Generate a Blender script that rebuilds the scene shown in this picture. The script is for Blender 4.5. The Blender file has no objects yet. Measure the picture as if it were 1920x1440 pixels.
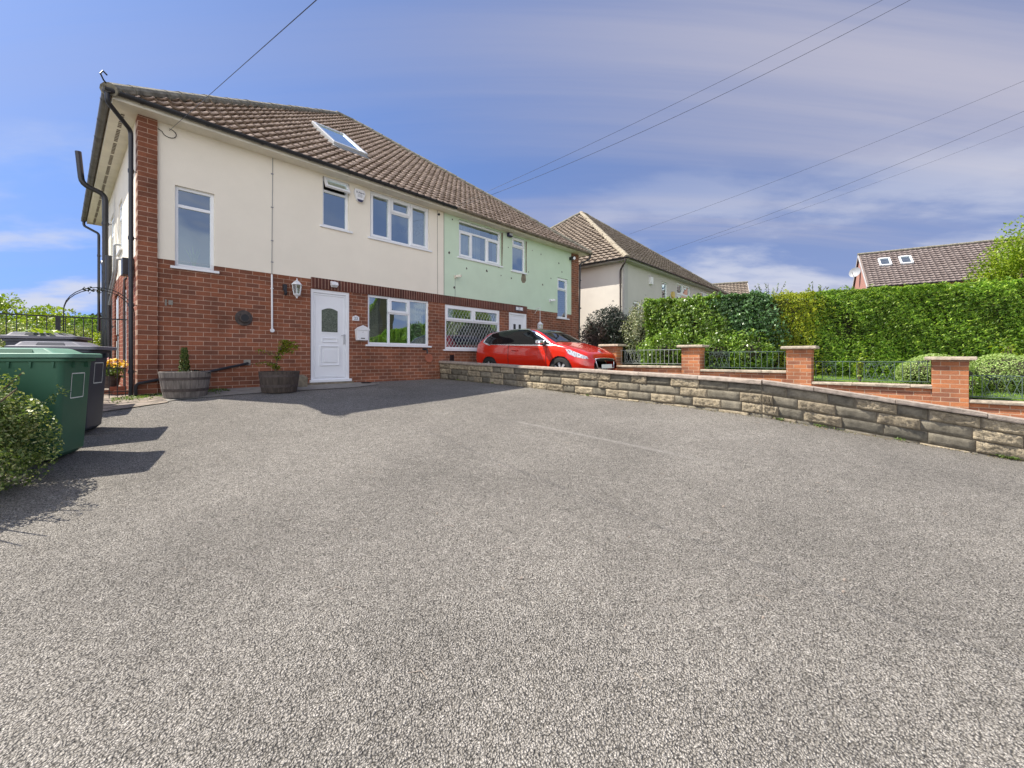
import bpy, bmesh, math, random
import numpy as np
from mathutils import Vector, Matrix
R = math.radians
rnd = random.Random(7)
rng = np.random.default_rng(11)
scene = bpy.context.scene
COL = scene.collection

# ------------------------------------------------------------------ camera, sky, sun, exposure
HC = 1.40
cam = bpy.data.cameras.new("camera"); camo = bpy.data.objects.new("camera", cam); COL.objects.link(camo)
cam.sensor_width = 36; cam.lens = 786 / 1920 * 36; cam.shift_y = -49 / 1920
cam.clip_start = 0.05; cam.clip_end = 2000
camo.location = (0, 0, HC); camo.rotation_euler = (R(90), 0, 0)
scene.camera = camo

SUN_EL = 53.0
sun_h = Vector((-0.991, 0.13, 0)).normalized()
sun_dir = Vector((sun_h.x * math.cos(R(SUN_EL)), sun_h.y * math.cos(R(SUN_EL)), math.sin(R(SUN_EL))))
sl = bpy.data.lights.new("sun", 'SUN'); sl.energy = 4.2; sl.angle = R(0.5); sl.color = (1.0, 0.93, 0.82)
so = bpy.data.objects.new("sun", sl); COL.objects.link(so)
so.rotation_euler = sun_dir.to_track_quat('Z', 'Y').to_euler(); so.location = (-20, 5, 30)

world = bpy.data.worlds.new("World"); scene.world = world; world.use_nodes = True
nt = world.node_tree; N = nt.nodes; L = nt.links
bg = N['Background']; bg.inputs['Strength'].default_value = 0.10
sky = N.new('ShaderNodeTexSky'); sky.sky_type = 'NISHITA'; sky.sun_disc = False
sky.sun_elevation = R(SUN_EL); sky.sun_rotation = math.atan2(sun_h.x, sun_h.y) % (2 * math.pi)
sky.altitude = 50; sky.air_density = 1.0; sky.dust_density = 0.6; sky.ozone_density = 2.0
tc = N.new('ShaderNodeTexCoord')
def wmath(op, a, b=None, c=None):
    n = N.new('ShaderNodeMath'); n.operation = op
    for i, v in enumerate((a, b, c)):
        if v is None: continue
        if isinstance(v, (int, float)): n.inputs[i].default_value = v
        else: L.new(v, n.inputs[i])
    return n.outputs[0]
sep = N.new('ShaderNodeSeparateXYZ'); L.new(tc.outputs['Generated'], sep.inputs[0])
zz = wmath('ADD', wmath('MAXIMUM', sep.outputs[2], 0.0), 0.16)
cu = wmath('DIVIDE', sep.outputs[0], zz); cv = wmath('DIVIDE', sep.outputs[1], zz)
cmb = N.new('ShaderNodeCombineXYZ'); L.new(cu, cmb.inputs[0]); L.new(cv, cmb.inputs[1])
def wnoise(scale, detail, rough, loc, rot, scl, dist=0.0):
    m = N.new('ShaderNodeMapping'); L.new(cmb.outputs[0], m.inputs[0])
    m.inputs['Location'].default_value = loc; m.inputs['Rotation'].default_value = (0, 0, R(rot)); m.inputs['Scale'].default_value = scl
    n = N.new('ShaderNodeTexNoise'); n.inputs['Scale'].default_value = scale; n.inputs['Detail'].default_value = detail
    n.inputs['Roughness'].default_value = rough; n.inputs['Distortion'].default_value = dist
    L.new(m.outputs[0], n.inputs['Vector']); return n.outputs[0]
def wramp(v, p0, p1):
    m = N.new('ShaderNodeMapRange'); m.interpolation_type = 'SMOOTHSTEP'
    m.inputs['From Min'].default_value = p0; m.inputs['From Max'].default_value = p1
    L.new(v, m.inputs['Value']); return m.outputs[0]
wisps = wramp(wnoise(0.75, 7, 0.58, (3.1, 1.7, 0), -32, (0.28, 1.6, 1), 0.5), 0.40, 0.68)
puffs = wramp(wnoise(1.1, 9, 0.55, (4.6, 7.0, 0), 12, (0.6, 1.0, 1), 0.15), 0.47, 0.60)
low = wramp(sep.outputs[2], 0.50, 0.05)            # puffs thicken towards the horizon
veil = wramp(sep.outputs[0], -0.5, 0.8)            # a thin milky veil on the side away from the sun
p = wmath('MULTIPLY', puffs, wmath('MULTIPLY', low, 0.85))
w1 = wmath('MULTIPLY', wisps, wmath('ADD', wmath('MULTIPLY', veil, 0.45), 0.25))
veilf = wmath('ADD', w1, wmath('MULTIPLY', veil, 0.32))
vm = N.new('ShaderNodeCombineXYZ'); L.new(sep.outputs[0], vm.inputs[0]); L.new(sep.outputs[1], vm.inputs[1])
L.new(wmath('ADD', wmath('MULTIPLY', wmath('MAXIMUM', sep.outputs[2], 0.0), 0.8), 0.30), vm.inputs[2])
vn_ = N.new('ShaderNodeVectorMath'); vn_.operation = 'NORMALIZE'; L.new(vm.outputs[0], vn_.inputs[0]); L.new(vn_.outputs[0], sky.inputs['Vector'])
tint = N.new('ShaderNodeMixRGB'); tint.blend_type = 'MULTIPLY'; tint.inputs[0].default_value = 1.0
L.new(sky.outputs[0], tint.inputs[1]); tint.inputs[2].default_value = (0.54, 0.65, 0.86, 1)
mx = N.new('ShaderNodeMixRGB'); L.new(veilf, mx.inputs[0]); L.new(tint.outputs[0], mx.inputs[1])
mx.inputs[2].default_value = (2.45, 2.45, 3.05, 1)
mx2 = N.new('ShaderNodeMixRGB'); L.new(p, mx2.inputs[0]); L.new(mx.outputs[0], mx2.inputs[1])
mx2.inputs[2].default_value = (3.5, 3.6, 4.1, 1)
# added unseen bright cloud behind the camera, fill light for the shaded front
fill_cloud = wmath('MULTIPLY', wramp(sep.outputs[1], -0.52, -0.80), wmath('ADD', wmath('MULTIPLY', wramp(wnoise(0.9, 6, 0.5, (1.0, 2.0, 0), 10, (0.8, 1, 1), 0.2), 0.35, 0.55), 0.45), 0.55))
mx3 = N.new('ShaderNodeMixRGB'); L.new(fill_cloud, mx3.inputs[0]); L.new(mx2.outputs[0], mx3.inputs[1]); mx3.inputs[2].default_value = (11.0, 10.9, 11.2, 1)
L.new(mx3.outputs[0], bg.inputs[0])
scene.view_settings.view_transform = 'Standard'; scene.view_settings.look = 'None'
scene.view_settings.exposure = 1.03; scene.view_settings.gamma = 1.0
scene.view_settings.use_curve_mapping = False

# ------------------------------------------------------------------ frames
U = Vector((0.679, 0.734, 0)); V = Vector((-0.734, 0.679, 0)); O = Vector((-6.48, 7.25, 0))
RZ = math.atan2(0.734, 0.679)
def hw(x, y, z=0.0):
    q = O + U * x + V * y; return Vector((q.x, q.y, z))
G_PTS = [(-6.48, 7.25, .745), (-5.45, 6.75, .735), (-4.52, 9.37, .79), (-4.34, 7.55, .755), (-2.06, 12, .80), (.7, 9.3, .73),
         (1.5, 8.4, .634), (2.75, 7.15, .60), (3.7, 6.2, .548), (4.8, 5.6, .36), (6.1, 4.95, .155), (8.2, 3.9, .0),
         (-4.45, 4.3, .385), (-5.2, 5.25, .46), (-3.0, 6.3, .60), (-3.9, 3.4, .27), (-2.5, 1.5, .06), (0, 1.4, .0), (0, 0, -.05), (0, 4, .22), (0, 6.5, .48),
         (3, 3.5, .16), (4, 1.5, -.02), (5, -4, -.3), (-5, -4, -.35), (-8.5, 5.0, .5), (-9, 10, .8), (3, 17, .8), (10, 12, .8), (2.5, 10, .72), (4.5, 8, .55), (9, 3, -.1), (-12, 14, .75), (14, 0, -.3)]
_P = np.array([(a, b) for a, b, c in G_PTS]); _Z = np.array([c for a, b, c in G_PTS])
_n = len(_P); _A = np.zeros((_n + 3, _n + 3))
_A[:_n, :_n] = np.linalg.norm(_P[:, None] - _P[None], axis=2) + np.eye(_n) * (-0.25)
_A[:_n, _n] = 1; _A[:_n, _n + 1:] = _P; _A[_n, :_n] = 1; _A[_n + 1:, :_n] = _P.T
_W = np.linalg.solve(_A, np.concatenate([_Z, [0, 0, 0]]))
def garr(x, y):
    x = np.asarray(x, float); y = np.asarray(y, float)
    q = np.stack([x.ravel(), y.ravel()], 1)
    d = np.sqrt(((q[:, None] - _P[None]) ** 2).sum(2) + 0.04)
    z = d @ _W[:_n] + _W[_n] + q @ _W[_n + 1:]
    r = np.hypot(q[:, 0], q[:, 1] - 4)
    t = np.clip((r - 12) / 10, 0, 1); t = t * t * (3 - 2 * t)
    return (z * (1 - t) + 0.55 * t).reshape(x.shape)
def g(x, y): return float(garr([x], [y])[0])

# ------------------------------------------------------------------ materials
def new_mat(name):
    m = bpy.data.materials.new(name); m.use_nodes = True
    return m, m.node_tree, m.node_tree.nodes['Principled BSDF']
def nd(t, typ, **kw):
    n = t.nodes.new(typ)
    for k, v in kw.items():
        if k in n.inputs: n.inputs[k].default_value = v
        else: setattr(n, k, v)
    return n
def plain(name, col, rough=0.6, var=0.12, scale=8.0, bump=0.0, bscale=60, metal=0.0, spec=0.5, streak=None, coat=0.0, detail=5):
    m, t, b = new_mat(name)
    b.inputs['Roughness'].default_value = rough; b.inputs['Metallic'].default_value = metal
    b.inputs['Specular IOR Level'].default_value = spec
    if coat: b.inputs['Coat Weight'].default_value = coat; b.inputs['Coat Roughness'].default_value = 0.03
    co = t.nodes.new('ShaderNodeTexCoord')
    mp = nd(t, 'ShaderNodeMapping'); t.links.new(co.outputs['Object'], mp.inputs[0])
    if streak: mp.inputs['Scale'].default_value = streak
    n = nd(t, 'ShaderNodeTexNoise', Scale=scale, Detail=detail, Roughness=0.6); t.links.new(mp.outputs[0], n.inputs['Vector'])
    r = t.nodes.new('ShaderNodeValToRGB'); t.links.new(n.outputs[0], r.inputs[0])
    c = np.array(col)
    r.color_ramp.elements[0].position = 0.3; r.color_ramp.elements[1].position = 0.7
    r.color_ramp.elements[0].color = (*np.clip(c * (1 - var), 0, 1), 1); r.color_ramp.elements[1].color = (*np.clip(c * (1 + var), 0, 1), 1)
    t.links.new(r.outputs[0], b.inputs['Base Color'])
    if bump:
        n2 = nd(t, 'ShaderNodeTexNoise', Scale=bscale, Detail=4); t.links.new(co.outputs['Object'], n2.inputs['Vector'])
        bp = nd(t, 'ShaderNodeBump', Strength=bump, Distance=0.01); t.links.new(n2.outputs[0], bp.inputs['Height'])
        t.links.new(bp.outputs[0], b.inputs['Normal'])
    return m
def brick(name, axes, c1, c2, mortar, bw=0.235, rh=0.0858, ms=0.0046, off=0.5, dirt=0.4, shift=(0, 0), dark=None):
    """axes: which object axes run along and up the wall, e.g. 'xz'."""
    m, t, b = new_mat(name); b.inputs['Roughness'].default_value = 0.85; b.inputs['Specular IOR Level'].default_value = 0.25
    co = t.nodes.new('ShaderNodeTexCoord'); s = t.nodes.new('ShaderNodeSeparateXYZ'); t.links.new(co.outputs['Object'], s.inputs[0])
    cb = t.nodes.new('ShaderNodeCombineXYZ'); ix = {'x': 0, 'y': 1, 'z': 2}
    for k in (0, 1):
        a = nd(t, 'ShaderNodeMath', operation='ADD'); a.inputs[1].default_value = shift[k]
        t.links.new(s.outputs[ix[axes[k]]], a.inputs[0]); t.links.new(a.outputs[0], cb.inputs[k])
    # slight wobble so courses are not ruler straight
    nz = nd(t, 'ShaderNodeTexNoise', Scale=6.0, Detail=2); t.links.new(co.outputs['Object'], nz.inputs['Vector'])
    wob = nd(t, 'ShaderNodeVectorMath', operation='MULTIPLY_ADD'); wob.inputs[1].default_value = (0.006, 0.004, 0)
    t.links.new(nz.outputs['Color'], wob.inputs[0]); t.links.new(cb.outputs[0], wob.inputs[2])
    bt = t.nodes.new('ShaderNodeTexBrick'); t.links.new(wob.outputs[0], bt.inputs['Vector'])
    bt.offset = off; bt.inputs['Scale'].default_value = 1.0; bt.inputs['Brick Width'].default_value = bw; bt.inputs['Row Height'].default_value = rh
    bt.inputs['Mortar Size'].default_value = ms; bt.inputs['Mortar Smooth'].default_value = 0.15; bt.inputs['Bias'].default_value = -0.1
    bt.inputs['Color1'].default_value = (*c1, 1); bt.inputs['Color2'].default_value = (*c2, 1); bt.inputs['Mortar'].default_value = (*mortar, 1)
    n = nd(t, 'ShaderNodeTexNoise', Scale=1.5, Detail=8, Roughness=0.7); t.links.new(co.outputs['Object'], n.inputs['Vector'])
    mr = nd(t, 'ShaderNodeMapRange'); mr.inputs['From Min'].default_value = 0.3; mr.inputs['From Max'].default_value = 0.7
    mr.inputs['To Min'].default_value = 1 - dirt; mr.inputs['To Max'].default_value = 1 + dirt * 0.6; t.links.new(n.outputs[0], mr.inputs['Value'])
    n3 = nd(t, 'ShaderNodeTexNoise', Scale=55.0, Detail=4); t.links.new(co.outputs['Object'], n3.inputs['Vector'])
    mr3 = nd(t, 'ShaderNodeMapRange'); mr3.inputs['To Min'].default_value = 0.7; mr3.inputs['To Max'].default_value = 1.3; t.links.new(n3.outputs[0], mr3.inputs['Value'])
    mu0 = nd(t, 'ShaderNodeMath', operation='MULTIPLY'); t.links.new(mr.outputs[0], mu0.inputs[0]); t.links.new(mr3.outputs[0], mu0.inputs[1])
    mu = nd(t, 'ShaderNodeVectorMath', operation='SCALE'); t.links.new(bt.outputs['Color'], mu.inputs[0]); t.links.new(mu0.outputs[0], mu.inputs['Scale'])
    t.links.new(mu.outputs[0], b.inputs['Base Color'])
    inv = nd(t, 'ShaderNodeMath', operation='SUBTRACT'); inv.inputs[0].default_value = 1.0; t.links.new(bt.outputs['Fac'], inv.inputs[1])
    ad = nd(t, 'ShaderNodeMath', operation='MULTIPLY_ADD'); ad.inputs[1].default_value = 0.25; t.links.new(n3.outputs[0], ad.inputs[0]); t.links.new(inv.outputs[0], ad.inputs[2])
    bp = nd(t, 'ShaderNodeBump', Strength=0.55, Distance=0.008); t.links.new(ad.outputs[0], bp.inputs['Height']); t.links.new(bp.outputs[0], b.inputs['Normal'])
    return m
def leafmat(name, cols, transl=0.35, rough=0.5, pos=None, spec=0.35):
    m, t, b = new_mat(name)
    ge = t.nodes.new('ShaderNodeNewGeometry'); r = t.nodes.new('ShaderNodeValToRGB'); t.links.new(ge.outputs['Random Per Island'], r.inputs[0])
    while len(r.color_ramp.elements) < len(cols): r.color_ramp.elements.new(0.5)
    for i, c in enumerate(cols):
        r.color_ramp.elements[i].position = (i / (len(cols) - 1)) if pos is None else pos[i]
        r.color_ramp.elements[i].color = (*c, 1)
    co = t.nodes.new('ShaderNodeTexCoord'); n = nd(t, 'ShaderNodeTexNoise', Scale=1.7, Detail=4, Roughness=0.6); t.links.new(co.outputs['Object'], n.inputs['Vector'])
    mr = nd(t, 'ShaderNodeMapRange'); mr.inputs['From Min'].default_value = 0.3; mr.inputs['From Max'].default_value = 0.7; mr.inputs['To Min'].default_value = 0.62; mr.inputs['To Max'].default_value = 1.35; t.links.new(n.outputs[0], mr.inputs['Value'])
    sc = nd(t, 'ShaderNodeVectorMath', operation='SCALE'); t.links.new(r.outputs[0], sc.inputs[0]); t.links.new(mr.outputs[0], sc.inputs['Scale'])
    t.links.new(sc.outputs[0], b.inputs['Base Color']); b.inputs['Roughness'].default_value = rough; b.inputs['Specular IOR Level'].default_value = spec
    tr = t.nodes.new('ShaderNodeBsdfTranslucent'); mul = nd(t, 'ShaderNodeVectorMath', operation='MULTIPLY'); mul.inputs[1].default_value = (1.25, 1.3, 0.5)
    t.links.new(sc.outputs[0], mul.inputs[0]); t.links.new(mul.outputs[0], tr.inputs[0])
    mix = t.nodes.new('ShaderNodeMixShader'); mix.inputs[0].default_value = transl
    t.links.new(b.outputs[0], mix.inputs[1]); t.links.new(tr.outputs[0], mix.inputs[2]); t.links.new(mix.outputs[0], t.nodes['Material Output'].inputs[0])
    return m
def glassmat(name, refl=0.42, tint=(0.55, 0.6, 0.62), rcol=(0.84, 0.98, 1.0), wob=0.02):
    m, t, b = new_mat(name); t.nodes.remove(b)
    gl = t.nodes.new('ShaderNodeBsdfGlossy'); gl.inputs['Roughness'].default_value = 0.01; gl.inputs['Color'].default_value = (*rcol, 1)
    tr = t.nodes.new('ShaderNodeBsdfTransparent'); tr.inputs[0].default_value = (*tint, 1)
    co = t.nodes.new('ShaderNodeTexCoord'); n = nd(t, 'ShaderNodeTexNoise', Scale=1.8, Detail=1); t.links.new(co.outputs['Object'], n.inputs['Vector'])
    bp = nd(t, 'ShaderNodeBump', Strength=wob, Distance=0.3); t.links.new(n.outputs[0], bp.inputs['Height']); t.links.new(bp.outputs[0], gl.inputs['Normal'])
    fr = nd(t, 'ShaderNodeFresnel', IOR=1.5); ad = nd(t, 'ShaderNodeMath', operation='ADD'); ad.use_clamp = True; ad.inputs[1].default_value = refl
    t.links.new(fr.outputs[0], ad.inputs[0])
    mix = t.nodes.new('ShaderNodeMixShader'); t.links.new(ad.outputs[0], mix.inputs[0]); t.links.new(tr.outputs[0], mix.inputs[1]); t.links.new(gl.outputs[0], mix.inputs[2])
    t.links.new(mix.outputs[0], t.nodes['Material Output'].inputs[0])
    return m

def tarmac_mat():
    m, t, b = new_mat('tarmac'); b.inputs['Roughness'].default_value = 0.82; b.inputs['Specular IOR Level'].default_value = 0.3
    co = t.nodes.new('ShaderNodeTexCoord')
    # stones: voronoi cells of 7-10 mm chippings
    wn = nd(t, 'ShaderNodeTexNoise', Scale=30.0, Detail=2); t.links.new(co.outputs['Object'], wn.inputs['Vector'])
    wv = nd(t, 'ShaderNodeVectorMath', operation='MULTIPLY_ADD'); wv.inputs[1].default_value = (0.02, 0.02, 0.02)
    t.links.new(wn.outputs['Color'], wv.inputs[0]); t.links.new(co.outputs['Object'], wv.inputs[2])
    vo = nd(t, 'ShaderNodeTexVoronoi', Scale=120.0); vo.feature = 'F1'; t.links.new(wv.outputs[0], vo.inputs['Vector'])
    bw = t.nodes.new('ShaderNodeRGBToBW'); t.links.new(vo.outputs['Color'], bw.inputs[0])
    r = t.nodes.new('ShaderNodeValToRGB'); t.links.new(bw.outputs[0], r.inputs[0])
    e = r.color_ramp.elements; e[0].position = 0.15; e[0].color = (0.25, 0.230, 0.198, 1); e[1].position = 0.85; e[1].color = (0.46, 0.43, 0.385, 1)
    e2 = r.color_ramp.elements.new(0.55); e2.color = (0.335, 0.313, 0.278, 1)
    # dark binder between chippings
    gap = nd(t, 'ShaderNodeMapRange'); gap.inputs['From Min'].default_value = 0.35; gap.inputs['From Max'].default_value = 0.75
    gap.inputs['To Min'].default_value = 1.0; gap.inputs['To Max'].default_value = 0.28; t.links.new(vo.outputs['Distance'], gap.inputs['Value'])
    # patches
    n1 = nd(t, 'ShaderNodeTexNoise', Scale=0.55, Detail=8, Roughness=0.68); t.links.new(co.outputs['Object'], n1.inputs['Vector'])
    m1 = nd(t, 'ShaderNodeMapRange'); m1.inputs['From Min'].default_value = 0.36; m1.inputs['From Max'].default_value = 0.66
    m1.inputs['To Min'].default_value = 0.87; m1.inputs['To Max'].default_value = 1.24; t.links.new(n1.outputs[0], m1.inputs['Value'])
    n2 = nd(t, 'ShaderNodeTexNoise', Scale=14.0, Detail=5, Roughness=0.7); t.links.new(co.outputs['Object'], n2.inputs['Vector'])
    m2 = nd(t, 'ShaderNodeMapRange'); m2.inputs['From Min'].default_value = 0.3; m2.inputs['From Max'].default_value = 0.7
    m2.inputs['To Min'].default_value = 0.82; m2.inputs['To Max'].default_value = 1.16; t.links.new(n2.outputs[0], m2.inputs['Value'])
    # rare white chips
    v2 = nd(t, 'ShaderNodeTexVoronoi', Scale=24.0); t.links.new(co.outputs['Object'], v2.inputs['Vector'])
    wc = nd(t, 'ShaderNodeMapRange'); wc.inputs['From Min'].default_value = 0.10; wc.inputs['From Max'].default_value = 0.07; t.links.new(v2.outputs['Distance'], wc.inputs['Value'])
    b2 = t.nodes.new('ShaderNodeRGBToBW'); t.links.new(v2.outputs['Color'], b2.inputs[0])
    gt = nd(t, 'ShaderNodeMath', operation='GREATER_THAN'); gt.inputs[1].default_value = 0.88; t.links.new(b2.outputs[0], gt.inputs[0])
    wm = nd(t, 'ShaderNodeMath', operation='MULTIPLY'); t.links.new(wc.outputs[0], wm.inputs[0]); t.links.new(gt.outputs[0], wm.inputs[1])
    # old pale scrape running across the drive (a mark in the surface)
    s = t.nodes.new('ShaderNodeSeparateXYZ'); t.links.new(co.outputs['Object'], s.inputs[0])
    A = (0.0, 6.25); B = (2.15, 4.45); dx, dy = B[0] - A[0], B[1] - A[1]; ln = math.hypot(dx, dy); ux, uy = dx / ln, dy / ln
    def lin(cx, cy, c0):
        a = nd(t, 'ShaderNodeMath', operation='MULTIPLY_ADD'); a.inputs[1].default_value = cx; a.inputs[2].default_value = c0; t.links.new(s.outputs[0], a.inputs[0])
        bb = nd(t, 'ShaderNodeMath', operation='MULTIPLY_ADD'); bb.inputs[1].default_value = cy; t.links.new(s.outputs[1], bb.inputs[0]); t.links.new(a.outputs[0], bb.inputs[2]); return bb.outputs[0]
    along = lin(ux, uy, -(A[0] * ux + A[1] * uy)); across = lin(-uy, ux, (A[0] * uy - A[1] * ux))
    ab = nd(t, 'ShaderNodeMath', operation='ABSOLUTE'); t.links.new(across, ab.inputs[0])
    k1 = nd(t, 'ShaderNodeMapRange'); k1.inputs['From Min'].default_value = 0.06; k1.inputs['From Max'].default_value = 0.0; t.links.new(ab.outputs[0], k1.inputs['Value'])
    k2 = nd(t, 'ShaderNodeMapRange'); k2.inputs['From Min'].default_value = -0.1; k2.inputs['From Max'].default_value = 0.25; t.links.new(along, k2.inputs['Value'])
    k3 = nd(t, 'ShaderNodeMapRange'); k3.inputs['From Min'].default_value = ln + 0.3; k3.inputs['From Max'].default_value = ln - 0.6; t.links.new(along, k3.inputs['Value'])
    kk = nd(t, 'ShaderNodeMath', operation='MULTIPLY'); t.links.new(k1.outputs[0], kk.inputs[0]); t.links.new(k2.outputs[0], kk.inputs[1])
    k4 = nd(t, 'ShaderNodeMath', operation='MULTIPLY'); t.links.new(kk.outputs[0], k4.inputs[0]); t.links.new(k3.outputs[0], k4.inputs[1])
    k5 = nd(t, 'ShaderNodeMath', operation='MULTIPLY'); t.links.new(k4.outputs[0], k5.inputs[0]); k5.inputs[1].default_value = 0.38
    mm = nd(t, 'ShaderNodeMath', operation='MULTIPLY'); t.links.new(m1.outputs[0], mm.inputs[0]); t.links.new(m2.outputs[0], mm.inputs[1])
    mm2 = nd(t, 'ShaderNodeMath', operation='MULTIPLY'); t.links.new(mm.outputs[0], mm2.inputs[0]); t.links.new(gap.outputs[0], mm2.inputs[1])
    sc = nd(t, 'ShaderNodeVectorMath', operation='SCALE'); t.links.new(r.outputs[0], sc.inputs[0]); t.links.new(mm2.outputs[0], sc.inputs['Scale'])
    x1 = t.nodes.new('ShaderNodeMixRGB'); t.links.new(wm.outputs[0], x1.inputs[0]); t.links.new(sc.outputs[0], x1.inputs[1]); x1.inputs[2].default_value = (0.5, 0.48, 0.45, 1)
    x2 = t.nodes.new('ShaderNodeMixRGB'); t.links.new(k5.outputs[0], x2.inputs[0]); t.links.new(x1.outputs[0], x2.inputs[1]); x2.inputs[2].default_value = (0.42, 0.40, 0.37, 1)
    t.links.new(x2.outputs[0], b.inputs['Base Color'])
    hh = nd(t, 'ShaderNodeMath', operation='MULTIPLY_ADD'); hh.inputs[1].default_value = -1.0; t.links.new(vo.outputs['Distance'], hh.inputs[0])
    bh = nd(t, 'ShaderNodeMath', operation='MULTIPLY'); bh.inputs[1].default_value = 0.6; t.links.new(bw.outputs[0], bh.inputs[0]); t.links.new(bh.outputs[0], hh.inputs[2])
    bp = nd(t, 'ShaderNodeBump', Strength=1.0, Distance=0.012); t.links.new(hh.outputs[0], bp.inputs['Height'])
    bp2 = nd(t, 'ShaderNodeBump', Strength=0.5, Distance=0.03); t.links.new(n2.outputs[0], bp2.inputs['Height']); t.links.new(bp.outputs[0], bp2.inputs['Normal'])
    t.links.new(bp2.outputs[0], b.inputs['Normal'])
    return m
def wood_mat():
    m = plain('barrel_wood', (0.17, 0.15, 0.135), 0.85, 0.45, 9, 0.5, 40, streak=(3, 3, 0.25)); return m

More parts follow.
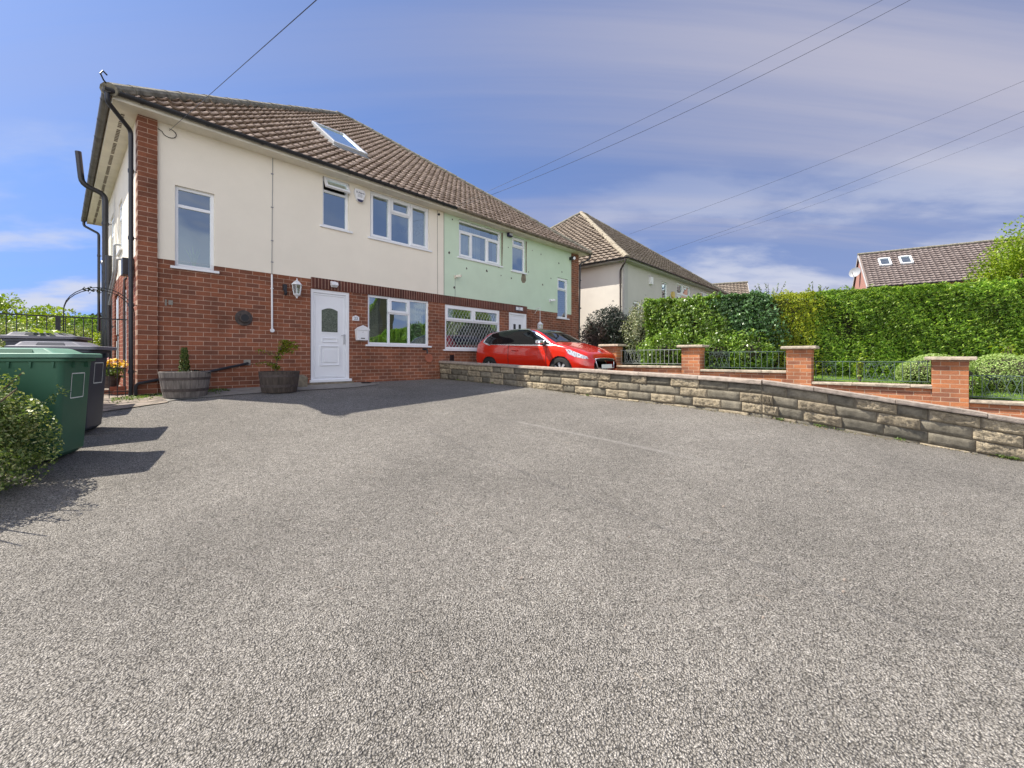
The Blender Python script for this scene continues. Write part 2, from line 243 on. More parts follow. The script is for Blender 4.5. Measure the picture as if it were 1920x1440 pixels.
RED1, RED2, MORT = (0.28, 0.102, 0.055), (0.17, 0.072, 0.048), (0.50, 0.34, 0.25)
M = dict(
 tarmac=tarmac_mat(),
 earth=plain('earth', (0.10, 0.09, 0.05), 0.95, 0.4, 3, 0.5, 20),
 concrete=plain('concrete', (0.26, 0.245, 0.215), 0.9, 0.25, 7, 0.5, 60),
 paving=brick('paving', 'xy', (0.33, 0.27, 0.22), (0.25, 0.21, 0.18), (0.14, 0.13, 0.09), 0.3, 0.2, 0.012),
 brick=brick('red_brick', 'xz', RED1, RED2, MORT),
 brick_side=brick('red_brick_side', 'yz', (0.27, 0.075, 0.04), (0.19, 0.055, 0.035), MORT),
 soldier=brick('soldier_brick', 'zx', (0.13, 0.045, 0.033), (0.085, 0.035, 0.03), (0.33, 0.20, 0.15), 0.6, 0.075, 0.009, 0.0, shift=(0.2, 0)),
 pil=brick('pilaster_brick', 'xz', RED1, RED2, MORT, 0.264, 0.0858, 0.0046, 0.5),
 pier=brick('pier_brick', 'xz', (0.52, 0.20, 0.085), (0.24, 0.105, 0.07), (0.50, 0.34, 0.23), 0.22, 0.075, 0.006, 0.5),
 cream=plain('cream_render', (0.81, 0.755, 0.645), 0.9, 0.035, 1.3, 0.3, 90),
 green=plain('green_render', (0.57, 0.70, 0.545), 0.9, 0.05, 1.3, 0.3, 90),
 pale=plain('pale_render', (0.66, 0.62, 0.55), 0.9, 0.05, 1.2, 0.2, 60),
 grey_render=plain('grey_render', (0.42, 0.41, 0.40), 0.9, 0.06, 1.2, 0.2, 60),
 upvc=plain('white_upvc', (0.80, 0.82, 0.85), 0.35, 0.03, 3),
 cream_paint=plain('cream_paint', (0.72, 0.68, 0.58), 0.55, 0.08, 4),
 black=plain('black_plastic', (0.018, 0.019, 0.024), 0.38, 0.3, 5),
 oldgutter=plain('weathered_gutter', (0.10, 0.095, 0.09), 0.6, 0.35, 6),
 brown=plain('brown_gutter', (0.16, 0.13, 0.10), 0.6, 0.3, 6),
 tile=None, ridge=plain('ridge_tile', (0.21, 0.195, 0.15), 0.95, 0.5, 9, 0.9, 45, detail=8),
 ridge2=plain('pale_ridge_tile', (0.31, 0.27, 0.20), 0.95, 0.3, 9, 0.9, 45),
 lead=plain('lead', (0.25, 0.26, 0.27), 0.5, 0.2, 8),
 alum=plain('aluminium', (0.55, 0.56, 0.57), 0.4, 0.1, 8, metal=0.4),
 glass=glassmat('window_glass', 0.40), glass_hi=glassmat('skylight_glass', 0.40, (0.75, 0.85, 0.85)),
 obscure=plain('obscure_glass', (0.10, 0.12, 0.09), 0.18, 0.7, 45, 0.6, 70),
 dark=plain('dark_interior', (0.035, 0.033, 0.03), 0.9, 0.2, 2),
 inner=plain('interior_plaster', (0.30, 0.28, 0.25), 0.9, 0.05, 2),
 curtain=plain('net_curtain', (0.62, 0.66, 0.68), 0.9, 0.1, 30, streak=(6, 6, 0.2)),
 curtain2=plain('patterned_curtain', (0.55, 0.56, 0.42), 0.9, 0.5, 22),
 stone_grey=None, stone_pale=None,
 coping=plain('coping_stone', (0.34, 0.285, 0.235), 0.92, 0.3, 14, 0.6, 70),
 cap=plain('pier_cap_stone', (0.40, 0.34, 0.26), 0.92, 0.35, 16, 0.6, 60),
 iron=plain('grey_iron', (0.26, 0.29, 0.27), 0.5, 0.3, 15), iron_green=plain('green_iron', (0.08, 0.12, 0.10), 0.5, 0.3, 15),
 wire=plain('black_iron', (0.02, 0.02, 0.022), 0.55, 0.3, 15),
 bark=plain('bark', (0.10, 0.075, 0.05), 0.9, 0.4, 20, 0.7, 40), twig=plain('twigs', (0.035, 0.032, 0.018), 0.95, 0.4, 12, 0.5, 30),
 wood=wood_mat(), wood_dark=plain('dark_barrel_wood', (0.065, 0.05, 0.04), 0.8, 0.5, 9, 0.5, 40, streak=(3, 3, .25)),
 hoop=plain('rusty_hoop', (0.07, 0.055, 0.05), 0.7, 0.4, 20), soil=plain('soil', (0.03, 0.024, 0.018), 0.95, 0.5, 30, 0.8, 60),
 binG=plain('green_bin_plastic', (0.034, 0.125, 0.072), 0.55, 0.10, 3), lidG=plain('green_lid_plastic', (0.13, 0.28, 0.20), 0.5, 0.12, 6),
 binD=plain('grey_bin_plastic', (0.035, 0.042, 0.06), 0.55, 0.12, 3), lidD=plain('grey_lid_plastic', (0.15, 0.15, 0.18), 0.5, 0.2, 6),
 rubber=plain('rubber', (0.015, 0.015, 0.015), 0.7, 0.2, 10), paintw=plain('white_marking', (0.7, 0.75, 0.72), 0.6, 0.1, 10),
 car_red=plain('red_car_paint', (0.58, 0.020, 0.006), 0.22, 0.02, 2, coat=1.0), chrome=plain('chrome', (0.85, 0.86, 0.88), 0.22, 0.02, 2, metal=0.9),
 carglass=plain('car_glass', (0.008, 0.010, 0.012), 0.02, 0.1, 3, spec=0.5), carblack=plain('car_trim', (0.012, 0.012, 0.014), 0.35, 0.2, 5),
 lamp=plain('headlamp_lens', (0.40, 0.43, 0.47), 0.06, 0.97, 26, coat=1.0), white=plain('white_plastic', (0.75, 0.76, 0.78), 0.4, 0.03, 5),
 yellow=plain('yellowed_plastic', (0.55, 0.42, 0.12), 0.5, 0.1, 5), text=plain('dark_lettering', (0.03, 0.03, 0.09), 0.6, 0.1, 5),
 clay=plain('terracotta', (0.35, 0.12, 0.07), 0.85, 0.2, 10), dish=plain('dish_grey', (0.30, 0.32, 0.34), 0.5, 0.1, 5),
 lantern_glass=glassmat('lantern_glass', 0.2, (0.8, 0.85, 0.85)), step=plain('stone_step', (0.20, 0.17, 0.12), 0.9, 0.35, 12, 0.6, 50),
 pinkbrick=plain('pink_brick_gable', (0.42, 0.21, 0.16), 0.9, 0.15, 20),
 grass=leafmat('grass_blades', [(0.12, 0.22, 0.03), (0.22, 0.33, 0.06)], 0.3), lawn=plain('lawn_base', (0.12, 0.20, 0.035), 0.95, 0.3, 25),
 L_con=leafmat('conifer_leaf', [(0.07, 0.15, 0.014), (0.12, 0.24, 0.02), (0.20, 0.35, 0.03), (0.40, 0.53, 0.07)], 0.30, 0.42),
 L_lau=leafmat('laurel_leaf', [(0.08, 0.16, 0.02), (0.13, 0.24, 0.03), (0.20, 0.33, 0.05), (0.34, 0.46, 0.10)], 0.28, 0.33, spec=0.5),
 L_blue=leafmat('blue_green_leaf', [(0.05, 0.12, 0.035), (0.09, 0.19, 0.06), (0.15, 0.27, 0.11)], 0.22, 0.35, spec=0.5),
 L_gold=leafmat('golden_leaf', [(0.22, 0.28, 0.015), (0.40, 0.42, 0.02), (0.14, 0.25, 0.02)], 0.3, 0.5),
 L_dark=leafmat('dark_shrub_leaf', [(0.012, 0.022, 0.016), (0.02, 0.035, 0.022), (0.05, 0.04, 0.035)], 0.1, 0.5),
 L_purp=leafmat('purple_shrub_leaf', [(0.05, 0.03, 0.03), (0.09, 0.06, 0.055), (0.03, 0.03, 0.022)], 0.15, 0.5),
 L_var=leafmat('variegated_leaf', [(0.07, 0.11, 0.05), (0.30, 0.33, 0.2), (0.45, 0.45, 0.32)], 0.2, 0.5),
 L_eu=leafmat('small_variegated_leaf', [(0.08, 0.14, 0.035), (0.16, 0.24, 0.065), (0.32, 0.38, 0.14), (0.66, 0.66, 0.36)], 0.25, 0.45, pos=[0, .45, .8, 1]),
 L_lime=leafmat('lime_leaf', [(0.13, 0.22, 0.015), (0.22, 0.32, 0.025), (0.34, 0.42, 0.04)], 0.4, 0.45),
 L_mid=leafmat('mid_leaf', [(0.06, 0.12, 0.02), (0.12, 0.2, 0.04), (0.22, 0.29, 0.09)], 0.35, 0.5),
 L_heb=leafmat('hebe_leaf', [(0.20, 0.33, 0.07), (0.33, 0.47, 0.13), (0.48, 0.58, 0.24)], 0.25, 0.5),
 L_acer=leafmat('acer_leaf', [(0.09, 0.16, 0.01), (0.2, 0.25, 0.015), (0.25, 0.17, 0.02)], 0.35, 0.5),
 L_top=leafmat('box_leaf', [(0.04, 0.09, 0.015), (0.09, 0.15, 0.03), (0.2, 0.17, 0.04)], 0.2, 0.4),
 flower=leafmat('yellow_flower', [(0.75, 0.42, 0.01), (0.85, 0.60, 0.03)], 0.2, 0.6), flower2=leafmat('pink_flower', [(0.55, 0.25, 0.3), (0.7, 0.45, 0.5)], 0.2, 0.6),
 litter=leafmat('litter_chips', [(0.12, 0.09, 0.05), (0.24, 0.19, 0.11), (0.10, 0.12, 0.04)], 0.0, 0.9),
)
def islandstone(name, c0, c1, bump, bs):
    m, t, b = new_mat(name); b.inputs['Roughness'].default_value = 0.93; b.inputs['Specular IOR Level'].default_value = 0.2
    ge = t.nodes.new('ShaderNodeNewGeometry'); r = t.nodes.new('ShaderNodeValToRGB'); t.links.new(ge.outputs['Random Per Island'], r.inputs[0])
    r.color_ramp.elements[0].color = (*c0, 1); r.color_ramp.elements[1].color = (*c1, 1)
    co = t.nodes.new('ShaderNodeTexCoord'); n = nd(t, 'ShaderNodeTexNoise', Scale=9.0, Detail=8, Roughness=0.7); t.links.new(co.outputs['Object'], n.inputs['Vector'])
    mr = nd(t, 'ShaderNodeMapRange'); mr.inputs['From Min'].default_value = 0.3; mr.inputs['From Max'].default_value = 0.7; mr.inputs['To Min'].default_value = 0.5; mr.inputs['To Max'].default_value = 1.35
    t.links.new(n.outputs[0], mr.inputs['Value'])
    sc = nd(t, 'ShaderNodeVectorMath', operation='SCALE'); t.links.new(r.outputs[0], sc.inputs[0]); t.links.new(mr.outputs[0], sc.inputs['Scale']); t.links.new(sc.outputs[0], b.inputs['Base Color'])
    n2 = nd(t, 'ShaderNodeTexNoise', Scale=bs, Detail=6, Roughness=0.65); t.links.new(co.outputs['Object'], n2.inputs['Vector'])
    bp = nd(t, 'ShaderNodeBump', Strength=min(bump, 1.0), Distance=0.028 if bump > 1 else 0.015); t.links.new(n2.outputs[0], bp.inputs['Height']); t.links.new(bp.outputs[0], b.inputs['Normal'])
    return m
M['stone_grey'] = islandstone('grey_stone', (0.13, 0.12, 0.095), (0.23, 0.205, 0.155), 0.9, 70)
M['stone_pale'] = islandstone('pitched_stone', (0.27, 0.228, 0.162), (0.45, 0.38, 0.265), 1.4, 55)
M['tile'] = islandstone('concrete_tile', (0.36, 0.275, 0.218), (0.52, 0.41, 0.33), 0.35, 60)
M['tile_brown'] = islandstone('brown_tile', (0.235, 0.19, 0.175), (0.30, 0.25, 0.23), 0.3, 60)
M['tile2'] = islandstone('buff_tile', (0.27, 0.222, 0.175), (0.355, 0.295, 0.235), 0.35, 60)

# ------------------------------------------------------------------ builders
def tagit(o, label=None, cat=None, group=None, kind=None):
    if label: o['label'] = label
    if cat: o['category'] = cat
    if group: o['group'] = group
    if kind: o['kind'] = kind
    return o
def root(name, loc, rz, label, cat, group=None):
    o = bpy.data.objects.new(name, None); COL.objects.link(o); o.empty_display_size = 0.2
    o.location = loc; o.rotation_euler = (0, 0, rz); return tagit(o, label, cat, group)
class MB:
    def __init__(s): s.v = []; s.f = []; s.m = []; s.cur = 0
    def vert(s, p): s.v.append(tuple(p)); return len(s.v) - 1
    def face(s, idx): s.f.append(tuple(idx)); s.m.append(s.cur)
    def quad(s, a, b, c, d): i = len(s.v); s.v += [tuple(a), tuple(b), tuple(c), tuple(d)]; s.face((i, i + 1, i + 2, i + 3)); return s
    def box(s, x0, x1, y0, y1, z0, z1):
        i = len(s.v); s.v += [(x0, y0, z0), (x1, y0, z0), (x1, y1, z0), (x0, y1, z0), (x0, y0, z1), (x1, y0, z1), (x1, y1, z1), (x0, y1, z1)]
        for q in ((0, 3, 2, 1), (4, 5, 6, 7), (0, 1, 5, 4), (1, 2, 6, 5), (2, 3, 7, 6), (3, 0, 4, 7)): s.face([i + k for k in q])
        return s
    def obox(s, c, half, mat):
        i = len(s.v); c = Vector(c)
        for dz in (-1, 1):
            for dx, dy in ((-1, -1), (1, -1), (1, 1), (-1, 1)): s.v.append(tuple(c + mat @ Vector((dx * half[0], dy * half[1], dz * half[2]))))
        for q in ((0, 3, 2, 1), (4, 5, 6, 7), (0, 1, 5, 4), (1, 2, 6, 5), (2, 3, 7, 6), (3, 0, 4, 7)): s.face([i + k for k in q])
        return s
    def tube(s, path, r, n=8, cap=True):
        path = [Vector(p) for p in path]; rs = r if isinstance(r, (list, tuple)) else [r] * len(path)
        rings = []; up = Vector((0, 0, 1)); prev = None
        for k, p in enumerate(path):
            d = (path[min(k + 1, len(path) - 1)] - path[max(k - 1, 0)]).normalized()
            if prev is None:
                a = d.cross(up) if abs(d.z) < 0.95 else d.cross(Vector((1, 0, 0)))
            else: a = prev - d * prev.dot(d)
            a.normalize(); prev = a; b = d.cross(a); base = len(s.v)
            for j in range(n):
                t = 2 * math.pi * j / n; s.v.append(tuple(p + (a * math.cos(t) + b * math.sin(t)) * rs[k]))
            rings.append(base)
        for k in range(len(rings) - 1):
            for j in range(n):
                s.face((rings[k] + j, rings[k] + (j + 1) % n, rings[k + 1] + (j + 1) % n, rings[k + 1] + j))
        if cap: s.face([rings[0] + j for j in range(n)][::-1]); s.face([rings[-1] + j for j in range(n)])
        return s
    def lathe(s, prof, c=(0, 0, 0), n=24, mod=None):
        base = len(s.v)
        for (r, z) in prof:
            for j in range(n):
                t = 2 * math.pi * j / n; rr = r * (mod(t, z) if mod else 1); s.v.append((c[0] + rr * math.cos(t), c[1] + rr * math.sin(t), c[2] + z))
        for k in range(len(prof) - 1):
            for j in range(n): s.face((base + k * n + j, base + k * n + (j + 1) % n, base + (k + 1) * n + (j + 1) % n, base + (k + 1) * n + j))
        return s
    def prism(s, poly, f0, f1):
        """poly: list of 2D points; f0,f1 map a 2D point to 3D on the two faces"""
        n = len(poly); i = len(s.v); s.v += [tuple(f0(p)) for p in poly] + [tuple(f1(p)) for p in poly]
        s.face([i + k for k in range(n)][::-1]); s.face([i + n + k for k in range(n)])
        for k in range(n): s.face((i + k, i + (k + 1) % n, i + n + (k + 1) % n, i + n + k))
        return s
    def rrect(s, secs, n=5, cap=True):
        """loft of rounded rectangles (z, cx, cy, hx, hy, r)"""
        cnt = None; base = len(s.v)
        for (z, cx, cy, hx, hy, r) in secs:
            ring = []
            for q, (sx, sy) in enumerate(((1, 1), (-1, 1), (-1, -1), (1, -1))):
                for k in range(n + 1):
                    t = math.pi / 2 * (q + k / n); ring.append((cx + sx * (hx - r) + r * math.cos(t), cy + sy * (hy - r) + r * math.sin(t), z))
            cnt = len(ring); s.v += ring
        for a in range(len(secs) - 1):
            for j in range(cnt): s.face((base + a * cnt + j, base + a * cnt + (j + 1) % cnt, base + (a + 1) * cnt + (j + 1) % cnt, base + (a + 1) * cnt + j))
        if cap: s.face([base + j for j in range(cnt)][::-1]); s.face([base + (len(secs) - 1) * cnt + j for j in range(cnt)])
        return s
    def build(s, name, mat, parent=None, loc=None, smooth=False, bevel=0.0, auto=None):
        me = bpy.data.meshes.new(name)
        v = s.v if loc is None else [(a - loc[0], b - loc[1], c - loc[2]) for a, b, c in s.v]
        me.from_pydata(v, [], s.f)
        mats = mat if isinstance(mat, (list, tuple)) else [mat]
        for q in mats: me.materials.append(M[q] if isinstance(q, str) else q)
        if len(mats) > 1: me.polygons.foreach_set('material_index', s.m)
        if smooth: me.polygons.foreach_set('use_smooth', [True] * len(s.f))
        me.update(); o = bpy.data.objects.new(name, me); COL.objects.link(o)
        if parent: o.parent = parent
        if loc is not None: o.location = loc
        if bevel:
            md = o.modifiers.new('bevel', 'BEVEL'); md.width = bevel; md.segments = 2; md.limit_method = 'ANGLE'; md.angle_limit = R(40)
        if smooth and auto:
            md = o.modifiers.new('split', 'EDGE_SPLIT'); md.split_angle = R(auto)
        return o
def npmesh(name, V_, F_, mat, parent=None, loc=None, smooth=False, mi=None):
    """V_ (n,3) float array, F_ (m,k) int array"""
    me = bpy.data.meshes.new(name); V_ = np.asarray(V_, np.float32)
    if loc is not None: V_ = V_ - np.asarray(loc, np.float32)
    k = F_.shape[1]
    me.vertices.add(len(V_)); me.vertices.foreach_set('co', V_.ravel())
    me.loops.add(F_.size); me.loops.foreach_set('vertex_index', F_.ravel().astype(np.int32))
    me.polygons.add(len(F_)); me.polygons.foreach_set('loop_start', np.arange(0, F_.size, k, dtype=np.int32))
    me.polygons.foreach_set('loop_total', np.full(len(F_), k, np.int32))
    mats = mat if isinstance(mat, (list, tuple)) else [mat]
    for q in mats: me.materials.append(M[q])
    if mi is not None: me.polygons.foreach_set('material_index', np.asarray(mi, np.int32))
    if smooth: me.polygons.foreach_set('use_smooth', np.ones(len(F_), bool))
    me.update(calc_edges=True); me.validate()
    o = bpy.data.objects.new(name, me); COL.objects.link(o)
    if parent: o.parent = parent
    if loc is not None: o.location = loc
    return o
def leaves(name, C_, size, mat, parent=None, nrm=None, spread=0.9, aspect=0.5, up=None, loc=None, szvar=0.4):
    """a cloud of single folded leaf faces at points C_"""
    C_ = np.asarray(C_, float); n = len(C_)
    nn = rng.normal(size=(n, 3)) * spread
    if nrm is not None: nn = nn + np.asarray(nrm)
    nn /= np.linalg.norm(nn, axis=1)[:, None] + 1e-9
    a = rng.normal(size=(n, 3)) if up is None else rng.normal(size=(n, 3)) * 0.55 + np.asarray(up)
    a -= nn * (a * nn).sum(1)[:, None]; a /= np.linalg.norm(a, axis=1)[:, None] + 1e-9
    b = np.cross(nn, a)
    L_ = size * (1 - szvar / 2 + szvar * rng.random(n))[:, None]; W_ = L_ * aspect
    fold = nn * L_ * 0.12
    V_ = np.stack([C_ - a * L_ * .5, C_ + b * W_ * .5 + fold, C_ + a * L_ * .5 - fold, C_ - b * W_ * .5 + fold], 1).reshape(-1, 3)
    F_ = np.arange(4 * n).reshape(-1, 4)
    return npmesh(name, V_, F_, mat, parent, loc)
def blob(center, rad, n, shell=0.35, lump=0.18, seed=0, flat=0.0):
    """points in the outer shell of an uneven ellipsoid"""
    r_ = np.random.default_rng(seed + 100)
    d = r_.normal(size=(n, 3)); d /= np.linalg.norm(d, axis=1)[:, None]
    k = r_.normal(size=(6, 3)) * 2.4; ph = r_.random(6) * 6.28
    f = 1 + lump * np.sin(d @ k.T + ph).sum(1) / 2.2
    rr = f * (1 - shell * r_.random(n) ** 1.6)
    P_ = d * rr[:, None] * np.asarray(rad) + np.asarray(center)
    return P_, d
def text_mesh(txt, size, name, mat, parent, pos, depth=0.002, rot=None, align='CENTER'):
    cu = bpy.data.curves.new(name, 'FONT'); cu.body = txt; cu.size = size; cu.extrude = depth; cu.align_x = align; cu.align_y = 'CENTER'
    tmp = bpy.data.objects.new('tmp_text', cu); COL.objects.link(tmp); dg = bpy.context.evaluated_depsgraph_get(); dg.update()
    me = bpy.data.meshes.new_from_object(tmp.evaluated_get(dg)); bpy.data.objects.remove(tmp)
    me.transform((rot if rot is not None else Matrix.Rotation(R(90), 4, 'X'))); me.transform(Matrix.Translation(pos))
    me.materials.clear(); me.materials.append(M[mat]); o = bpy.data.objects.new(name, me); COL.objects.link(o); o.parent = parent; me.name = name
    return o

# ------------------------------------------------------------------ ground, driveway, path
def sheet(name, xs, ys, zf, mat, keep=None, kind='structure', smooth=True):
    X, Y = np.meshgrid(xs, ys, indexing='ij'); Z = zf(X, Y); V_ = np.stack([X, Y, Z], 2).reshape(-1, 3)
    nx, ny = len(xs), len(ys); i = (np.arange(nx - 1)[:, None] * ny + np.arange(ny - 1)[None]).ravel()
    F_ = np.stack([i, i + ny, i + ny + 1, i + 1], 1)
    if keep is not None:
        c = V_[F_].mean(1); F_ = F_[keep(c[:, 0], c[:, 1])]
    o = npmesh(name, V_, F_, mat, smooth=smooth); o['kind'] = kind; return o
def hx(x, y): return (x - O.x) * U.x + (y - O.y) * U.y
def hy(x, y): return (x - O.x) * V.x + (y - O.y) * V.y
PW_T = 9.375      # line of the pier wall in the house frame (distance along the front)
xs = np.concatenate([np.linspace(-260, -20, 14), np.arange(-18, 22, 0.8), np.linspace(24, 260, 14)])
ys = np.concatenate([np.linspace(-60, -14, 5), np.arange(-12, 30, 0.8), np.linspace(32, 320, 16)])
sheet('ground', xs, ys, lambda x, y: garr(x, y) - 0.06, 'earth')
sheet('driveway', np.arange(-9, 16.01, 0.2), np.arange(-7, 14.6, 0.2), garr, 'tarmac',
      keep=lambda x, y: (hy(x, y) < 0.1) & (hx(x, y) < PW_T + 0.1) & ((hx(x, y) > -1.6) | (y < 4.6)))
# concrete apron along the foot of the house
def strip(name, t0, t1, d0, d1, dz, mat, n=24, m=5):
    V_ = []; F_ = []
    for i in range(n + 1):
        t = t0 + (t1 - t0) * i / n; a = d0(t); b = d1(t)
        for j in range(m + 1):
            q = hw(t, -(a + (b - a) * j / m)); V_.append((q.x, q.y, g(q.x, q.y) + dz))
    for i in range(n):
        for j in range(m): k = i * (m + 1) + j; F_.append((k, k + m + 1, k + m + 2, k + 1))
    o = npmesh(name, np.array(V_), np.array(F_), mat, smooth=True); o['kind'] = 'structure'; return o
strip('path', 0.25, 4.2, lambda t: -0.1, lambda t: 1.14 - 0.5 * max(t - 3.4, 0), 0.012, 'concrete')
strip('paved_path', -3.2, 0.25, lambda t: -9.0, lambda t: 1.25, 0.014, 'paving', 10, 30)

# ------------------------------------------------------------------ houses
TN = math.tan(R(37.5)); CS = math.cos(R(37.5)); SN = math.sin(R(37.5))
ZE = 5.68          # roof surface height at the eave edge (y = -0.35)
EO = 0.35
W0, W1_ = 0.0, 13.5; MID = 6.636; YR = 6.4

def wall(mb, mapf, a0, a1, z0, z1, ops, depth=0.12):
    ops = [(max(o[0], a0), min(o[1], a1), max(o[2], z0), min(o[3], z1)) for o in ops if o[1] > a0 and o[0] < a1 and o[3] > z0 and o[2] < z1]
    A = sorted({a0, a1, *[v for o in ops for v in o[:2]]}); Z = sorted({z0, z1, *[v for o in ops for v in o[2:]]})
    for i in range(len(A) - 1):
        for j in range(len(Z) - 1):
            ca, cz = (A[i] + A[i + 1]) / 2, (Z[j] + Z[j + 1]) / 2
            if any(o[0] < ca < o[1] and o[2] < cz < o[3] for o in ops): continue
            mb.quad(mapf(A[i], 0, Z[j]), mapf(A[i + 1], 0, Z[j]), mapf(A[i + 1], 0, Z[j + 1]), mapf(A[i], 0, Z[j + 1]))
    for o in ops:
        for (p, q) in (((o[0], o[2]), (o[0], o[3])), ((o[1], o[2]), (o[1], o[3]))): mb.quad(mapf(p[0], 0, p[1]), mapf(q[0], 0, q[1]), mapf(q[0], depth, q[1]), mapf(p[0], depth, p[1]))
        for (p, q) in (((o[0], o[2]), (o[1], o[2])), ((o[0], o[3]), (o[1], o[3]))):
            if z0 < p[1] < z1: mb.quad(mapf(p[0], 0, p[1]), mapf(q[0], 0, q[1]), mapf(q[0], depth, q[1]), mapf(p[0], depth, p[1]))
FRONT = lambda a, d, z: (a, d, z)
LEFT = lambda a, d, z: (d, a, z)

def bars(mb, mapf, x0, x1, z0, z1, w, d0, d1):
    """a rectangular ring of four bars"""
    def bx(a, b, c, d):
        P = [mapf(a, d0, c), mapf(b, d1, d)]; lo = [min(P[0][k], P[1][k]) for k in range(3)]; hi = [max(P[0][k], P[1][k]) for k in range(3)]
        mb.box(lo[0], hi[0], lo[1], hi[1], lo[2], hi[2])
    bx(x0, x0 + w, z0, z1); bx(x1 - w, x1, z0, z1); bx(x0 + w, x1 - w, z0, z0 + w); bx(x0 + w, x1 - w, z1 - w, z1)
def mbox(mb, mapf, x0, x1, d0, d1, z0, z1):
    P = [mapf(x0, d0, z0), mapf(x1, d1, z1)]; lo = [min(P[0][k], P[1][k]) for k in range(3)]; hi = [max(P[0][k], P[1][k]) for k in range(3)]
    mb.box(lo[0], hi[0], lo[1], hi[1], lo[2], hi[2])
def window(parent, mapf, x0, x1, z0, z1, cells, sill=True, rec=0.05, label=None, fw=0.055, glass='glass', mat='upvc', sillmat='upvc', lattice=None):
    """cells: (u0,u1,v0,v1,kind) in metres from the lower left corner; kind f fixed, s opening sash, o omitted"""
    mb = MB(); bars(mb, mapf, x0, x1, z0, z1, fw, rec, rec + 0.07)
    W = x1 - x0; H = z1 - z0
    xsn = sorted({round(c[k], 3) for c in cells for k in (0, 1)}); pane = MB()
    for (u0, u1, v0, v1, kd) in cells:
        a0, a1, b0, b1 = x0 + u0, x0 + u1, z0 + v0, z0 + v1
        # mullion / transom edges
        e = 0.028
        ea0 = fw if u0 < 0.01 else e; ea1 = fw if u1 > W - 0.01 else e; eb0 = fw if v0 < 0.01 else e; eb1 = fw if v1 > H - 0.01 else e
        if u0 > 0.01: mbox(mb, mapf, a0 - e, a0 + e, rec + 0.002, rec + 0.066, b0 + (fw if v0 < .01 else -e), b1 - (fw if v1 > H - .01 else -e))
        if v0 > 0.01: mbox(mb, mapf, a0 + (fw if u0 < .01 else e), a1 - (fw if u1 > W - .01 else e), rec + 0.004, rec + 0.064, b0 - e, b0 + e)
        g0, g1, h0, h1 = a0 + ea0, a1 - ea1, b0 + eb0, b1 - eb1
        if kd == 's':
            bars(mb, mapf, g0 - 0.018, g1 + 0.018, h0 - 0.018, h1 + 0.018, 0.062, rec - 0.018, rec + 0.05); g0 += .04; g1 -= .04; h0 += .04; h1 -= .04
        if kd != 'o': pane.quad(mapf(g0, rec + 0.03, h0), mapf(g1, rec + 0.03, h0), mapf(g1, rec + 0.03, h1), mapf(g0, rec + 0.03, h1))
    w = mb.build('window', mat, parent, bevel=0.004)
    if label: w['label'] = label
    pane.build('pane', glass, w)
    if sill:
        sb = MB(); mbox(sb, mapf, x0 - 0.07, x1 + 0.07, -0.045, rec + 0.001, z0 - 0.045, z0 - 0.002); sb.build('sill', sillmat, w, bevel=0.004)
    if lattice:
        lb = MB()
        for (a0, a1, b0, b1) in lattice:
            a0 += x0; a1 += x0; b0 += z0; b1 += z0; sx, sz = 0.125, 0.20; m = sz / sx
            k0 = int(-(b1 - b0) / m / sx) - 2
            for k in range(k0, int((a1 - a0) / sx) + 3):
                for sg in (1, -1):
                    # line x = xs + sg*t, z = t*m
                    xs_ = a0 + k * sx if sg > 0 else a0 + (a1 - a0) - k * sx
                    pts = []
                    t0, t1 = 0.0, (b1 - b0) / m
                    lo, hi = ((a0 - xs_) / sg, (a1 - xs_) / sg); lo, hi = min(lo, hi), max(lo, hi)
                    t0 = max(t0, lo); t1 = min(t1, hi)
                    if t1 - t0 > 0.01: lb.tube([mapf(xs_ + sg * t0, rec + 0.026, b0 + t0 * m), mapf(xs_ + sg * t1, rec + 0.026, b0 + t1 * m)], 0.0045, 4, False)
        lb.build('lead_lattice', 'alum', w)
    return w
def dups(x0, x1, n): return [(x0 + (x1 - x0) * i / n, x0 + (x1 - x0) * (i + 1) / n) for i in range(n)]

